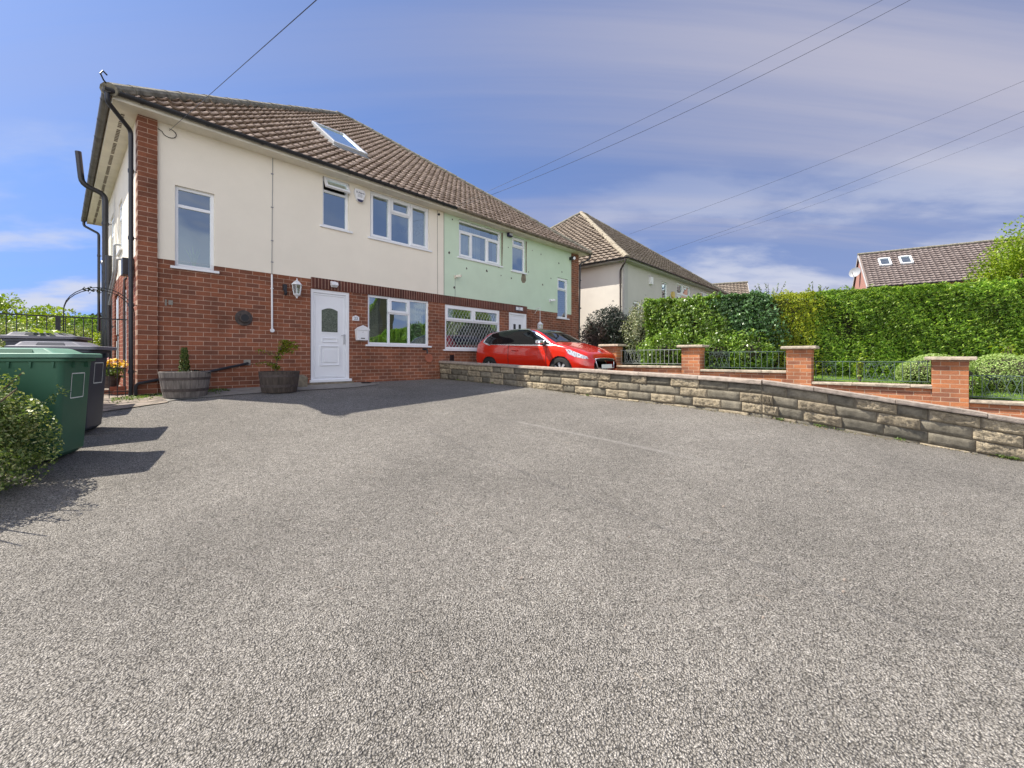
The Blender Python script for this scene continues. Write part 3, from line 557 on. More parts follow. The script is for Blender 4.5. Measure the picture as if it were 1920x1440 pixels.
def tiles(name, parent, o, a, b, nrm, lo, hi, L, mat, holes=(), col=0.21, gauge=0.31, res=5, seed=0, amp=0.032):
    """interlocking tiles as real geometry. o: eave point, a: along, b: up the slope, lo/hi: clip along at slope distance d"""
    r_ = np.random.default_rng(seed); o = np.array(o, float); a = np.array(a, float); b = np.array(b, float); nrm = np.array(nrm, float)
    amin = min(lo(0), lo(L)); amax = max(hi(0), hi(L)); VV = []; FF = []; base = 0
    c0 = int(math.floor(amin / col)); c1 = int(math.ceil(amax / col)); rows = int(math.ceil(L / gauge))
    s = np.linspace(0, 1, res + 1); prof = amp * (np.cos(2 * math.pi * s) * 0.8 + 0.2 * np.cos(4 * math.pi * s))
    for r in range(rows):
        d0 = r * gauge - 0.02; d1 = min((r + 1) * gauge, L)
        for c in range(c0, c1):
            x = (c + s) * col; xm = (c + .5) * col
            if not (lo(min(r * gauge + .15, L)) - 0.0 < xm < hi(min(r * gauge + .15, L)) + 0.0): continue
            if any(h[0] < xm < h[1] and h[2] < (r + .5) * gauge < h[3] for h in holes): continue
            j = r_.normal(0, 0.0035); jd = r_.normal(0, 0.005); tl = r_.normal(0, 0.002)
            P0 = o + a * x[:, None] + b * (d0 + jd) + nrm * (prof + 0.060 + j + tl * (s - .5) * 4)[:, None]
            P1 = o + a * x[:, None] + b * (d1) + nrm * (prof * 0.95 + 0.004)[:, None]
            P2 = o + a * x[:, None] + b * (d0 + jd + 0.11) + nrm * (prof * .6 - 0.03 + j)[:, None]
            VV += [P0, P1, P2]; n = res + 1
            for k in range(res): FF.append((base + k, base + k + 1, base + n + k + 1, base + n + k)); FF.append((base + 2 * n + k, base + 2 * n + k + 1, base + k + 1, base + k))
            base += 3 * n
    ob = npmesh(name, np.concatenate(VV), np.array(FF), mat, parent)
    return ob
def caps(name, parent, p0, p1, mat, r=0.13, seg=0.42, lift=0.0, seed=0):
    p0 = Vector(p0); p1 = Vector(p1); Ltot = (p1 - p0).length; d = (p1 - p0).normalized(); n = max(1, round(Ltot / seg)); rr = random.Random(seed)
    side = d.cross(Vector((0, 0, 1))).normalized(); up = side.cross(d).normalized(); mb = MB()
    for i in range(n):
        a = p0 + d * (Ltot * i / n - 0.02); b = p0 + d * (Ltot * (i + 1) / n + 0.03); j = rr.uniform(-.008, .008); base = len(mb.v); K = 9
        for (q, rad) in ((a, r * 1.07), (b, r * 0.97)):
            for k in range(K + 1):
                t = math.pi * (-0.30 + 1.60 * k / K); mb.v.append(tuple(q + side * (math.cos(t) * rad + j) + up * (math.sin(t) * rad * 0.75 + lift + j)))
        for k in range(K): mb.face((base + k, base + k + 1, base + K + 2 + k, base + K + 1 + k))
        mb.face([base + k for k in range(K + 1)]); mb.face([base + K + 1 + k for k in range(K + 1)])
    return mb.build(name, mat, parent)
def gutter(name, parent, p0, p1, mat, r=0.057, brk=1.0, n=10):
    """half round gutter between two points, with brackets"""
    p0 = Vector(p0); p1 = Vector(p1); d = (p1 - p0).normalized(); side = d.cross(Vector((0, 0, 1))).normalized(); mb = MB(); base = 0
    for rad in (r, r - 0.006):
        for q in (p0, p1):
            for k in range(n + 1):
                t = math.pi * (1 + k / n); mb.v.append(tuple(q + side * math.cos(t) * rad + Vector((0, 0, math.sin(t) * rad))))
    m = n + 1
    for k in range(n): mb.face((k, k + 1, m + k + 1, m + k)); mb.face((2 * m + k, 2 * m + k + 1, 3 * m + k + 1, 3 * m + k))
    for e in (0, 1):
        for k in range(n): mb.face((e * m + k, e * m + k + 1, (2 + e) * m + k + 1, (2 + e) * m + k))
    L_ = (p1 - p0).length; c = max(1, int(L_ / brk))
    for i in range(c + 1):
        q = p0 + d * (L_ * (i + 0.5) / (c + 1)); pts = [q + side * math.cos(math.pi * (1 + k / 8)) * (r + 0.008) + Vector((0, 0, math.sin(math.pi * (1 + k / 8)) * (r + 0.008))) for k in range(9)]
        for k in range(8):
            a, b = pts[k], pts[k + 1]; mb.quad(a - d * .02, b - d * .02, b + d * .02, a + d * .02)
    return mb.build(name, mat, parent, smooth=False)
def pipe(name, parent, pts, r, mat, clips=True, n=12, rbend=None):
    # round the bends a little
    P = [Vector(p) for p in pts]; out = [P[0]]
    for k in range(1, len(P) - 1):
        a = (P[k - 1] - P[k]); b = (P[k + 1] - P[k]); e = min(a.length, b.length) * 0.4; e = min(e, rbend or r * 2.2)
        for t in (0, .25, .5, .75, 1):
            s0 = P[k] + a.normalized() * e; s1 = P[k] + b.normalized() * e; out.append(s0 * (1 - t) ** 2 + P[k] * 2 * t * (1 - t) + s1 * t * t)
    out.append(P[-1]); mb = MB(); mb.tube(out, r, n)
    if clips:
        for k in range(len(P) - 1):
            if abs((P[k + 1] - P[k]).normalized().z) > 0.98 and (P[k + 1] - P[k]).length > 1:
                z0, z1 = sorted((P[k].z, P[k + 1].z)); c = max(1, int((z1 - z0) / 1.2))
                for i in range(c + 1): z = z0 + (z1 - z0) * (i + .4) / (c + 1); mb.tube([(P[k].x, P[k].y, z - .03), (P[k].x, P[k].y, z + .03)], r * 1.22, n); mb.tube([(P[k].x - .0, P[k].y, z), (P[k].x + r + .06, P[k].y, z)], 0.008, 5)
    return mb.build(name, mat, parent, smooth=True, auto=40)

# ---- cream half -----------------------------------------------------------
cream = root('cream_house', tuple(O), RZ, 'cream rendered half of the semi-detached pair with white front door and open top window', 'house')
WIN = dict(
 stair=(0.513, 1.113, 3.07, 4.55), small=(3.17, 3.80, 4.43, 5.56), bed=(4.34, 6.13, 4.41, 5.58), living=(4.28, 6.11, 1.735, 2.975))
DOOR = (2.90, 3.81, 0.86, 2.957)
opsC = list(WIN.values()) + [DOOR]
mb = MB(); wall(mb, FRONT, 0, 2.909, 0.55, 3.17, opsC); wall(mb, FRONT, 2.909, MID, 0.55, 2.975, opsC); mb.build('brick_wall', 'brick', cream)
mb = MB(); wall(mb, lambda a, d, z: (a, d - 0.004, z), 0, 2.909, 3.17, 5.62, opsC); wall(mb, lambda a, d, z: (a, d - 0.004, z), 2.909, MID, 3.215, 5.62, opsC)
mb.quad((0.2, -0.004, 3.17), (2.909, -0.004, 3.17), (2.909, 0.01, 3.17), (0.2, 0.01, 3.17)); mb.build('rendered_wall', 'cream', cream)
mb = MB(); mb.box(2.909, MID - 0.002, -0.012, 0.05, 2.976, 3.212); mb.build('soldier_course', 'soldier', cream)
mb = MB(); mb.box(0, 0.264, -0.05, 0.0, 0.5, 5.60); mb.box(-0.003, 0.0, -0.05, 0.22, 0.5, 5.60); mb.build('brick_pilaster', 'pil', cream)
# side wall (sunlit)
sw = [(2.55, 3.35, 3.75, 4.85), (4.6, 5.5, 3.55, 5.0), (1.75, 2.45, 1.25, 2.85), (3.4, 4.3, 0.9, 2.9)]
mb = MB(); wall(mb, LEFT, 0.22, 8.7, 3.22, 5.62, sw, 0.1); wall(mb, LEFT, 0.0, .22, 3.22, 5.62, [], 0.1)
mb.build('side_rendered_wall', 'cream', cream)
mb = MB(); wall(mb, LEFT, 0.0, 8.7, 0.5, 3.22, sw, 0.1); mb.build('side_brick_wall', 'brick_side', cream)
window(cream, LEFT, *sw[0], [(0, .8, 0, .72, 'f'), (0, .8, .72, 1.1, 's')], rec=0.04)
window(cream, LEFT, *sw[1], [(0, .9, 0, .95, 'f'), (0, .9, .95, 1.45, 's')], rec=0.04)
window(cream, LEFT, *sw[2], [(0, .7, 0, 1.1, 'f'), (0, .7, 1.1, 1.6, 's')], rec=0.04)
mb = MB(); mb.box(0.04, 0.10, 3.4, 4.3, 0.9, 2.9); mb.box(0.02, 0.04, 3.5, 4.2, 1.0, 1.8); mb.box(0.02, 0.04, 3.5, 4.2, 1.95, 2.8); sd = mb.build('side_door', 'upvc', cream, bevel=0.004)
# insides: floor between storeys, cross wall, back wall, so that rooms close
mb = MB(); mb.box(0.02, MID, 0.13, 8.6, 3.02, 3.06); mb.box(0.02, MID, 3.6, 3.65, 0.6, 5.6); mb.box(0.02, MID, 0.13, 8.6, 0.6, 0.8); mb.box(2.2, 2.25, 0.13, 3.6, .8, 5.6); mb.box(3.95, 4.0, 0.13, 3.6, .8, 5.6); mb.box(0.02, MID, 0.13, 8.6, 5.58, 5.6); mb.build('interior_wall', 'inner', cream)
mb = MB(); mb.box(0, W1_, 8.7, 8.78, 0.5, 5.6); mb.build('back_wall', 'brick', cream)
# windows of the front
window(cream, FRONT, *WIN['stair'], [(0, .60, 0, 1.13, 'f'), (0, .60, 1.13, 1.48, 'f')], rec=0.05)
sm = WIN['small']; wsm = window(cream, FRONT, *sm, [(0, .63, 0, .83, 'f'), (0, .63, .83, 1.13, 'o')], rec=0.07, label='window with its top light swung open')
# the swung-out top light
mb = MB(); sx0, sx1 = sm[0] + 0.03, sm[1] - 0.03; zt = sm[3] - 0.03; hgt = 0.27; ang = R(28)
def SW(u, d, v): # v measured down from the hinge
    y = 0.04 - v * math.sin(ang) - d * math.cos(ang); z = zt - v * math.cos(ang) - d * math.sin(ang) * -1; return (u, y, z)
def swbar(a0, a1, v0, v1):
    i = len(mb.v); mb.v += [SW(a, d, v) for a in (a0, a1) for d in (0, 0.05) for v in (v0, v1)]
    for q in ((0, 1, 3, 2), (4, 6, 7, 5), (0, 4, 5, 1), (2, 3, 7, 6), (0, 2, 6, 4), (1, 5, 7, 3)): mb.face([i + k for k in q])
swbar(sx0, sx0 + .05, 0, hgt); swbar(sx1 - .05, sx1, 0, hgt); swbar(sx0 + .05, sx1 - .05, 0, .05); swbar(sx0 + .05, sx1 - .05, hgt - .05, hgt)
vs = mb.build('open_vent', 'upvc', wsm)
mb = MB(); mb.quad(SW(sx0 + .05, .02, .05), SW(sx1 - .05, .02, .05), SW(sx1 - .05, .02, hgt - .05), SW(sx0 + .05, .02, hgt - .05)); mb.build('vent_pane', 'glass', wsm)
wb = WIN['bed']; window(cream, FRONT, *wb, [(0, .60, 0, 1.17, 's'), (.60, 1.19, 0, .78, 'f'), (.60, 1.19, .78, 1.17, 's'), (1.19, 1.79, 0, 1.17, 's')], rec=0.05)
wl = WIN['living']; window(cream, FRONT, *wl, [(0, .60, 0, 1.24, 'f'), (.60, 1.21, 0, .83, 'f'), (.60, 1.21, .83, 1.24, 's'), (1.21, 1.83, 0, 1.24, 'f')], rec=0.03)
def curtain(parent, x0, x1, z0, z1, y, mat, wave=0.06, amp=0.018):
    n = int((x1 - x0) / 0.012); xs_ = np.linspace(x0, x1, n); yy = y + amp * np.sin(xs_ / wave * 6.28) + amp * .5 * np.sin(xs_ / wave * 2.1)
    V_ = np.concatenate([np.stack([xs_, yy, np.full(n, z0)], 1), np.stack([xs_, yy, np.full(n, z1)], 1)]); i = np.arange(n - 1)
    return npmesh('curtain', V_, np.stack([i, i + 1, i + 1 + n, i + n], 1), mat, parent, smooth=True)
curtain(cream, 4.30, 4.68, 1.76, 2.95, 0.22, 'curtain2'); curtain(cream, 5.78, 6.08, 1.76, 2.95, 0.22, 'curtain2')
# stuff on the stair window sill: a spiky plant
mbp = MB()
for k in range(16):
    a = k * 0.4; h = 0.28 + 0.16 * rnd.random(); r0 = 0.05 + 0.12 * rnd.random()
    p = Vector((0.83, 0.2, 3.12)); e = p + Vector((math.cos(a) * r0, math.sin(a) * r0 * .4, h)); w_ = Vector((0.011, 0, 0)); m_ = (p + e) / 2 + Vector((0, 0, 0.04)); mbp.quad(p - w_, p + w_, m_ + w_, m_ - w_); mbp.quad(m_ - w_, m_ + w_, e + w_ * .1, e - w_ * .1)
sp = mbp.build('house_plant', 'L_heb', None, loc=(0.83, 0.2, 3.12)); sp.matrix_world = Matrix.Translation(hw(0.83, 0.2, 3.12)) @ Matrix.Rotation(RZ, 4, 'Z')
tagit(sp, 'spiky pale green plant behind the glass of the tall left window', 'plant')
# front door
dr = MB(); bars(dr, FRONT, *DOOR[:2], DOOR[2], DOOR[3], 0.075, 0.02, 0.09); fd = dr.build('front_door', 'upvc', cream, bevel=0.004)
def doorleaf(parent, x0, x1, z0, z1, y):
    mb = MB(); mb.box(x0, x1, y, y + 0.05, z0, z1)
    for (a, b, c, d) in ((x0 + .03, x1 - .03, z0 + .03, z1 - .03),): bars(mb, FRONT, a, b, c, d, 0.014, y - 0.014, y)
    return mb
x0, x1, z0, z1 = 2.975, 3.735, 0.94, 2.88
mb = doorleaf(fd, x0, x1, z0, z1, 0.045)
bars(mb, FRONT, 3.12, 3.58, 1.22, 1.68, 0.022, 0.020, 0.045); mb.box(3.20, 3.50, 0.028, 0.045, 1.30, 1.60)
bars(mb, FRONT, 3.17, 3.53, 1.76, 1.86, 0.018, 0.026, 0.045)
mb.build('door_leaf', 'upvc', fd, bevel=0.004)
arch = [(3.13, 1.96), (3.57, 1.96)] + [(3.57 - .44 * k / 10, 2.52 + 0.07 * math.sin(math.pi * k / 10)) for k in range(11)]
mb = MB(); mb.prism(arch, lambda p: (p[0], 0.040, p[1]), lambda p: (p[0], 0.046, p[1])); mb.build('door_trim', 'upvc', fd, bevel=0.003)
arch = [(3.165, 2.0), (3.535, 2.0)] + [(3.535 - .37 * k / 10, 2.495 + 0.055 * math.sin(math.pi * k / 10)) for k in range(11)]
mb = MB(); mb.prism(arch, lambda p: (p[0], 0.034, p[1]), lambda p: (p[0], 0.0395, p[1])); mb.build('door_glass', 'obscure', fd)
mb = MB(); mb.box(3.675, 3.715, 0.025, 0.044, 1.72, 1.96); mb.tube([(3.695, 0.03, 1.93), (3.695, -0.02, 1.93), (3.60, -0.022, 1.93)], 0.010, 8); mb.build('handle', 'alum', fd, smooth=False)
mb = MB(); mb.box(DOOR[0] - .02, DOOR[1] + .03, -0.06, 0.03, 0.845, 0.905); mb.build('threshold', 'upvc', fd, bevel=0.006)
mb = MB(); mb.box(2.84, 3.86, -0.13, 0.0, 0.7, 0.838); mb.build('door_step', 'step', cream, bevel=0.01)
# letter box, plate, lights, alarm
c = root('post_box', (0, 0, 0), 0, None, None); c.parent = cream; c.location = (4.10, 0, 2.0)
bp_ = [(-.165, .09), (-.14, -.18), (.14, -.18), (.165, .09), (.12, .125), (0, .175), (-.12, .125)]
mb = MB(); mb.prism(bp_, lambda p: (p[0] * .92, -0.10, p[1] * .96), lambda p: (p[0], 0.0, p[1])); mb.build('box_body', 'white', c, bevel=0.008)
mb = MB(); mb.box(-.10, .10, -.108, -.10, 0.075, 0.088); mb.box(-.05, .05, -.106, -.10, -.135, -.115); mb.box(-.006, .006, -.106, -.10, .02, .035); mb.build('slot', 'carblack', c)
mb = MB(); mb.prism([(-.175, .07), (.175, .07), (.175, .10), (.13, .14), (0, .195), (-.13, .14), (-.175, .10)], lambda p: (p[0], -0.115, p[1]), lambda p: (p[0], -0.085, p[1])); mb.build('lid', 'white', c, bevel=0.005)
mb = MB(); pl = [(-.085, -.06), (.085, -.06), (.085, .025), (.06, .045), (0, .07), (-.06, .045), (-.085, .025)]
mb.prism(pl, lambda p: (3.96 + p[0], -0.022, 2.36 + p[1]), lambda p: (3.96 + p[0], 0.0, 2.36 + p[1])); hn = mb.build('number_plate', 'white', cream, bevel=0.003)
text_mesh('23', 0.10, 'house_number', 'text', hn, (3.96, -0.024, 2.352), 0.001)
def lantern(parent, x, z, y=-0.16, s=1.0, mat='white', hang=None, label=None):
    e = root('wall_lantern', (0, 0, 0), 0, label, None); e.parent = parent; e.location = (x, y, z); mb = MB(); a6 = [math.pi / 3 * k for k in range(6)]
    mb.lathe([(0.0, .215), (.012, .20), (.012, .17), (.03, .155), (.06, .135), (.105, .085), (.115, .07), (.10, .065)], n=6)
    for a in a6: mb.tube([(.095 * math.cos(a), .095 * math.sin(a), .065), (.068 * math.cos(a), .068 * math.sin(a), -.125)], .006, 5)
    mb.lathe([(.072, -.125), (.075, -.14), (.04, -.17), (.015, -.185), (.02, -.205), (.0, -.225)], n=6); mb.build('lamp_frame', mat, e)
    mb = MB(); mb.lathe([(.09, .063), (.064, -.124)], n=6); mb.build('lamp_glass', 'lantern_glass', e)
    mb = MB(); mb.tube([(0, 0, -.12), (0, 0, .0)], 0.018, 8); mb.build('bulb', 'white', e)
    if not hang:
        mb = MB(); mb.box(-.03, .03, -y - 0.02, -y, -.05, .09); mb.tube([(0, -y - .02, .0), (0, -y * .55, -.16), (0, .02, -.19)], .010, 6); mb.build('bracket', mat, e)
    for c_ in e.children: c_.scale = (s, s, s)
    return e
lantern(cream, 2.557, 2.90, s=1.0)
mb = MB(); mb.box(2.32, 2.39, -0.07, 0.0, 2.84, 2.97); mb.tube([(2.355, -.05, 2.86), (2.355, -.10, 2.79), (2.355, -.07, 2.74)], .03, 8); mb.build('outdoor_sensor', 'black', cream, bevel=0.006)
mb = MB(); mb.box(3.34, 3.47, -0.05, -0.012, 3.08, 3.17); mb.obox((3.405, -0.09, 3.09), (0.07, 0.05, 0.04), Matrix.Rotation(R(-30), 3, 'X')); mb.build('security_light', 'white', cream, bevel=0.006)
hexa = [(-.115, .12), (.115, .12), (.15, .04), (.09, -.15), (.04, -.19), (-.04, -.19), (-.09, -.15), (-.15, .04)]
ac = (4.045, 5.37); mb = MB(); mb.prism(hexa, lambda p: (ac[0] + p[0] * .95, -0.075, ac[1] + p[1] * .97), lambda p: (ac[0] + p[0], -0.004, ac[1] + p[1])); al = mb.build('alarm_box', 'white', cream, bevel=0.012)
mb = MB(); mb.prism([(-.088, -.13), (.088, -.13), (.045, -.187), (-.045, -.187)], lambda p: (ac[0] + p[0], -0.082, ac[1] + p[1]), lambda p: (ac[0] + p[0], -0.07, ac[1] + p[1])); mb.build('strobe', 'text', al, bevel=0.003)
text_mesh('X-Alarm', 0.062, 'alarm_lettering', 'text', al, (ac[0], -0.077, ac[1] + 0.03), 0.001)
mb = MB(); [mb.box(ac[0] - .07, ac[0] + .05, -0.0775, -0.075, ac[1] - .02 - k * .025, ac[1] - .013 - k * .025) for k in range(3)]; mb.build('small_print', 'lead', al)
# conduit, vent, pipes on the front
mb = MB(); mb.tube([(2.11, -0.02, 3.15), (2.115, -0.02, 2.0)], 0.019, 8); mb.tube([(2.115, -0.045, 1.975), (2.115, 0, 1.975)], 0.04, 14); mb.box(2.085, 2.14, -0.03, 0, 2.85, 2.865); mb.build('white_conduit', 'white', cream)
mb = MB(); mb.tube([(2.13, -0.012, 5.62), (2.12, -0.012, 4.6), (2.115, -0.012, 3.9), (2.11, -0.014, 3.14)], 0.006, 6); [mb.box(2.095, 2.14, -0.02, -0.004, z, z + .02) for z in (5.25, 4.55, 3.85, 3.4)]; mb.build('aerial_cable', 'lead', cream)
vt = MB(); vt.tube([(1.60, -0.02, 2.2), (1.60, 0.0, 2.2)], 0.155, 24); vt.tube([(1.60, -0.09, 2.2), (1.60, 0.0, 2.2)], 0.09, 20); vn = vt.build('flue_vent', 'hoop', cream, bevel=0.004)
mb = MB(); mb.tube([(1.60, -0.093, 2.2), (1.60, -0.091, 2.2)], 0.07, 20); mb.build('vent_opening', 'carblack', vn)
pipe('waste_pipe', cream, [(1.66, 0.0, 1.30), (1.66, -0.05, 1.29), (0.97, -0.05, 1.13), (0.40, -0.05, 1.04), (0.34, -0.10, 1.03), (0.0, -0.10, 0.96), (-0.03, -0.10, 0.92), (-0.03, -0.10, 0.70)], 0.024, 'black', False, 8)
mb = MB(); mb.box(1.60, 1.72, -0.008, 0, 1.25, 1.36); mb.build('pipe_collar', 'concrete', cream)
mb = MB(); mb.box(5.90, 6.03, -0.04, 0, 1.62, 1.67); mb.tube([(5.97, -.03, 1.64), (5.97, -.12, 1.62), (5.97, -.13, 1.52)], 0.022, 8); mb.build('garden_tap', 'black', cream)
mb = MB(); mb.tube([(6.10, -0.045, 1.39), (6.10, 0, 1.39)], 0.12, 20); bs = mb.build('vent_cover', 'clay', cream, bevel=0.006); 
mb = MB(); mb.tube([(6.40, -0.01, 5.60), (6.41, -0.01, 3.22)], 0.004, 5); mb.tube([(6.45, -0.03, 5.5), (6.45, 0, 5.5)], .035, 8); mb.build('thin_cable', 'carblack', cream)
mb = MB(); mb.box(0.42, 0.48, -0.012, 0, 2.36, 2.44); mb.box(0.37, 0.395, -0.01, 0, 2.34, 2.45); mb.build('missing_brick_patch', 'concrete', cream)
# soffit, fascia, gutters, downpipes
mb = MB(); mb.box(-0.33, MID, -0.33, -0.31, 5.595, 5.70); mb.box(-0.33, -0.31, -0.31, 9.0, 5.595, 5.70); mb.build('fascia', 'cream_paint', cream, bevel=0.003)
mb = MB(); mb.box(-0.31, MID, -0.31, 0.02, 5.60, 5.615); mb.box(-0.31, 0.02, 0.02, 9.0, 5.60, 5.615); sf = mb.build('soffit', 'cream_paint', cream)
mb = MB()
for k in range(110):
    if k % 9 == 8: continue
    mb.box(-0.20, -0.15, 0.15 + k * 0.08, 0.19 + k * 0.08, 5.592, 5.598)
mb.build('vent_strip', 'brown', sf)
gutter('front_gutter', cream, (-0.43, -0.395, 5.70), (MID + 0.15, -0.395, 5.69), 'black')
gutter('side_gutter', cream, (-0.395, -0.43, 5.70), (-0.395, 9.05, 5.69), 'oldgutter', r=0.062, brk=0.9)
pipe('front_downpipe', cream, [(-0.395, -0.38, 5.66), (-0.395, -0.38, 5.50), (-0.08, 0.02, 5.30), (-0.08, 0.02, 0.70)], 0.034, 'black')
pipe('rear_downpipe', cream, [(-0.395, 8.9, 5.66), (-0.395, 8.9, 5.50), (-0.08, 8.55, 5.25), (-0.08, 8.55, 0.70)], 0.034, 'black')
pipe('soil_pipe', cream, [(-0.17, 4.2, 0.7), (-0.17, 4.2, 5.28), (-0.56, 4.2, 5.42), (-0.62, 4.2, 6.15)], 0.056, 'black', rbend=0.14)
pipe('lower_soil_pipe', cream, [(-0.15, 3.5, 0.7), (-0.15, 3.5, 3.72)], 0.056, 'black')
pipe('hopper_pipe', cream, [(-0.17, 4.55, 0.7), (-0.17, 4.55, 3.65), (-0.19, 4.7, 3.75)], 0.05, 'black')
pipe('basin_waste', cream, [(0.0, 2.75, 3.85), (-0.10, 2.75, 3.85), (-0.10, 2.9, 3.3), (-0.15, 3.4, 2.85)], 0.022, 'lead', False)
pipe('bath_waste', cream, [(0.0, 2.2, 3.45), (-0.10, 2.2, 3.45), (-0.10, 2.4, 3.2), (-0.15, 3.4, 2.6)], 0.022, 'lead', False)
pipe('gas_pipe', cream, [(-0.04, 1.6, 0.75), (-0.04, 1.6, 2.95), (0.0, 1.6, 3.0)], 0.02, 'hoop', False)
mb = MB(); mb.box(-0.12, 0, 0.72, 0.98, 2.92, 3.2); mb.build('meter_box', 'yellow', cream, bevel=0.01)
mb = MB(); mb.box(-0.16, 0, 0.40, 0.66, 2.88, 3.18); mb.build('flood_light', 'black', cream, bevel=0.01)
# roof: front slope as tiles, hips, plain rear
RT = (-EO, 0, 0)
Ls = (YR + EO) / CS
skyl = (4.06, 5.08, (1.46 + EO) / CS, (2.97 + EO) / CS)
tiles('roof', cream, (0, -EO, ZE), (1, 0, 0), (0, CS, SN), (0, -SN, CS), lambda d: -EO + d * CS - 0.12, lambda d: MID, Ls, 'tile', holes=[skyl])
mb = MB(); zr = ZE + TN * (YR + EO) - 0.01
mb.quad((-EO, -EO, ZE - .01), (YR, YR, zr), (YR, YR, zr), (-EO, 9.0, ZE - .01)); mb.quad((-EO, 9.0, ZE - .01), (YR, YR, zr), (MID, YR, zr), (MID, 9.0, ZE - .01))
mb.quad((-EO, -EO, ZE - 0.012), (MID, -EO, ZE - 0.012), (MID, YR, zr - .01), (YR, YR, zr - .01))
rs = mb.build('side_roof_slope', 'tile', cream)
caps('hip_ridge', cream, (-EO - .02, -EO - .02, ZE + 0.02), (YR, YR, ZE + TN * (YR + EO) + 0.02), 'ridge')
caps('top_ridge', cream, (YR, YR, ZE + TN * (YR + EO) + 0.02), (MID, YR, ZE + TN * (YR + EO) + 0.02), 'ridge')
mb = MB(); c0 = Vector((-EO - .03, -EO - .03, ZE + .08)); mb.tube([c0, c0 + Vector((-.06, -.06, .03)), c0 + Vector((-.10, -.10, .10)), c0 + Vector((-.07, -.07, .17)), c0 + Vector((-.02, -.02, .15))], 0.012, 6); mb.build('hip_hook', 'wire', cream)
# skylight
def RP(x, y, up=0.0): return (x, y - SN * up, ZE + TN * (y + EO) + CS * up)
def rbox(mb, x0, x1, y0, y1, u0, u1):
    i = len(mb.v); mb.v += [RP(x, y, u) for u in (u0, u1) for (x, y) in ((x0, y0), (x1, y0), (x1, y1), (x0, y1))]
    for q in ((0, 3, 2, 1), (4, 5, 6, 7), (0, 1, 5, 4), (1, 2, 6, 5), (2, 3, 7, 6), (3, 0, 4, 7)): mb.face([i + k for k in q])
def skylight(parent, x0, x1, y0, y1, w=0.08):
    mb = MB(); rbox(mb, x0, x0 + w, y0, y1, 0.0, .12); rbox(mb, x1 - w, x1, y0, y1, 0.0, .12); rbox(mb, x0 + w, x1 - w, y0, y0 + w, 0, .12); rbox(mb, x0 + w, x1 - w, y1 - w, y1, 0, .12)
    k = mb.build('skylight', 'alum', parent, bevel=0.004); mb = MB(); mb.quad(RP(x0 + w, y0 + w, .09), RP(x1 - w, y0 + w, .09), RP(x1 - w, y1 - w, .09), RP(x0 + w, y1 - w, .09)); mb.build('pane', 'glass_hi', k); mb = MB(); mb.quad(RP(x0 + w, y0 + w, .05), RP(x1 - w, y0 + w, .05), RP(x1 - w, y1 - w, .05), RP(x0 + w, y1 - w, .05)); mb.build('white_backing', 'white', k)  # white sheet added under the glass, stands in for its bright reflection
    mb = MB(); rbox(mb, x0 - .06, x1 + .06, y0 - .14, y0 - .002, 0.03, .055); mb.build('flashing', 'lead', k); return k
skylight(cream, 4.08, 5.06, 1.50, 2.95)
mb = MB(); rbox(mb, 4.0, 5.14, 1.3, 3.2, -.03, .0); mb.build('skylight_upstand', 'dark', cream)

# ---- green half -------------------------------------------------------------
green = root('green_house', tuple(O), RZ, 'pale green rendered half of the pair behind the red car, render pitted with holes', 'house')
GW = dict(a=(7.20, 9.00, 4.43, 5.55), b=(9.55, 10.22, 4.375, 5.54), c=(12.12, 12.80, 2.955, 4.51), d=(6.68, 8.96, 1.65, 2.96))
GD = (9.39, 10.32, 0.86, 2.95); opsG = list(GW.values()) + [GD]
mb = MB(); wall(mb, FRONT, MID, 10.32, 0.55, 2.975, opsG); wall(mb, FRONT, 10.32, 13.042, 0.55, 3.13, opsG); mb.build('brick_wall', 'brick', green)
gm = lambda a, d, z: (a, d - 0.006, z)
mb = MB(); wall(mb, gm, MID, 10.32, 3.215, 5.62, opsG); wall(mb, gm, 10.32, 13.042, 3.13, 5.62, opsG); mb.build('rendered_wall', 'green', green)
mb = MB(); mb.box(MID + .004, 10.32, -0.012, 0.05, 2.976, 3.212); mb.build('soldier_course', 'soldier', green)
mb = MB(); mb.box(13.042, 13.5, -0.05, 0.0, 0.5, 5.60); mb.build('brick_pilaster', 'pil', green)
mb = MB(); mb.box(13.46, 13.5, 0.0, 8.7, 0.5, 5.6); mb.build('side_wall', 'brick_side', green)
mb = MB(); mb.box(MID, 13.4, 0.13, 8.6, 3.02, 3.06); mb.box(MID, 13.4, 2.6, 2.65, 0.6, 5.6); mb.box(MID, 13.4, 0.13, 8.6, 0.6, 0.8); mb.box(9.2, 9.25, 0.13, 2.6, .8, 5.6); mb.box(11.2, 11.25, 0.13, 2.6, .8, 5.6); mb.build('interior_wall', 'inner', green)
mb = MB(); mb.tube([(MID, -0.008, 5.6), (MID + .004, -0.008, 3.22)], 0.006, 5); mb.build('party_line', 'carblack', green)
window(green, FRONT, *GW['a'], [(0, .55, 0, .80, 's'), (.55, 1.19, 0, .80, 'f'), (1.19, 1.80, 0, .80, 's'), (0, 1.80, .80, 1.12, 'f')], rec=0.05)
curtain(green, 7.25, 8.2, 4.45, 5.5, 0.16, 'curtain'); curtain(green, 8.75, 8.96, 4.45, 5.5, 0.18, 'curtain')
window(green, FRONT, *GW['b'], [(0, .67, 0, .85, 'f'), (0, .67, .85, 1.165, 's')], rec=0.04)
window(green, FRONT, *GW['c'], [(0, .68, 0, 1.1, 'f'), (0, .68, 1.1, 1.555, 's')], rec=0.04)
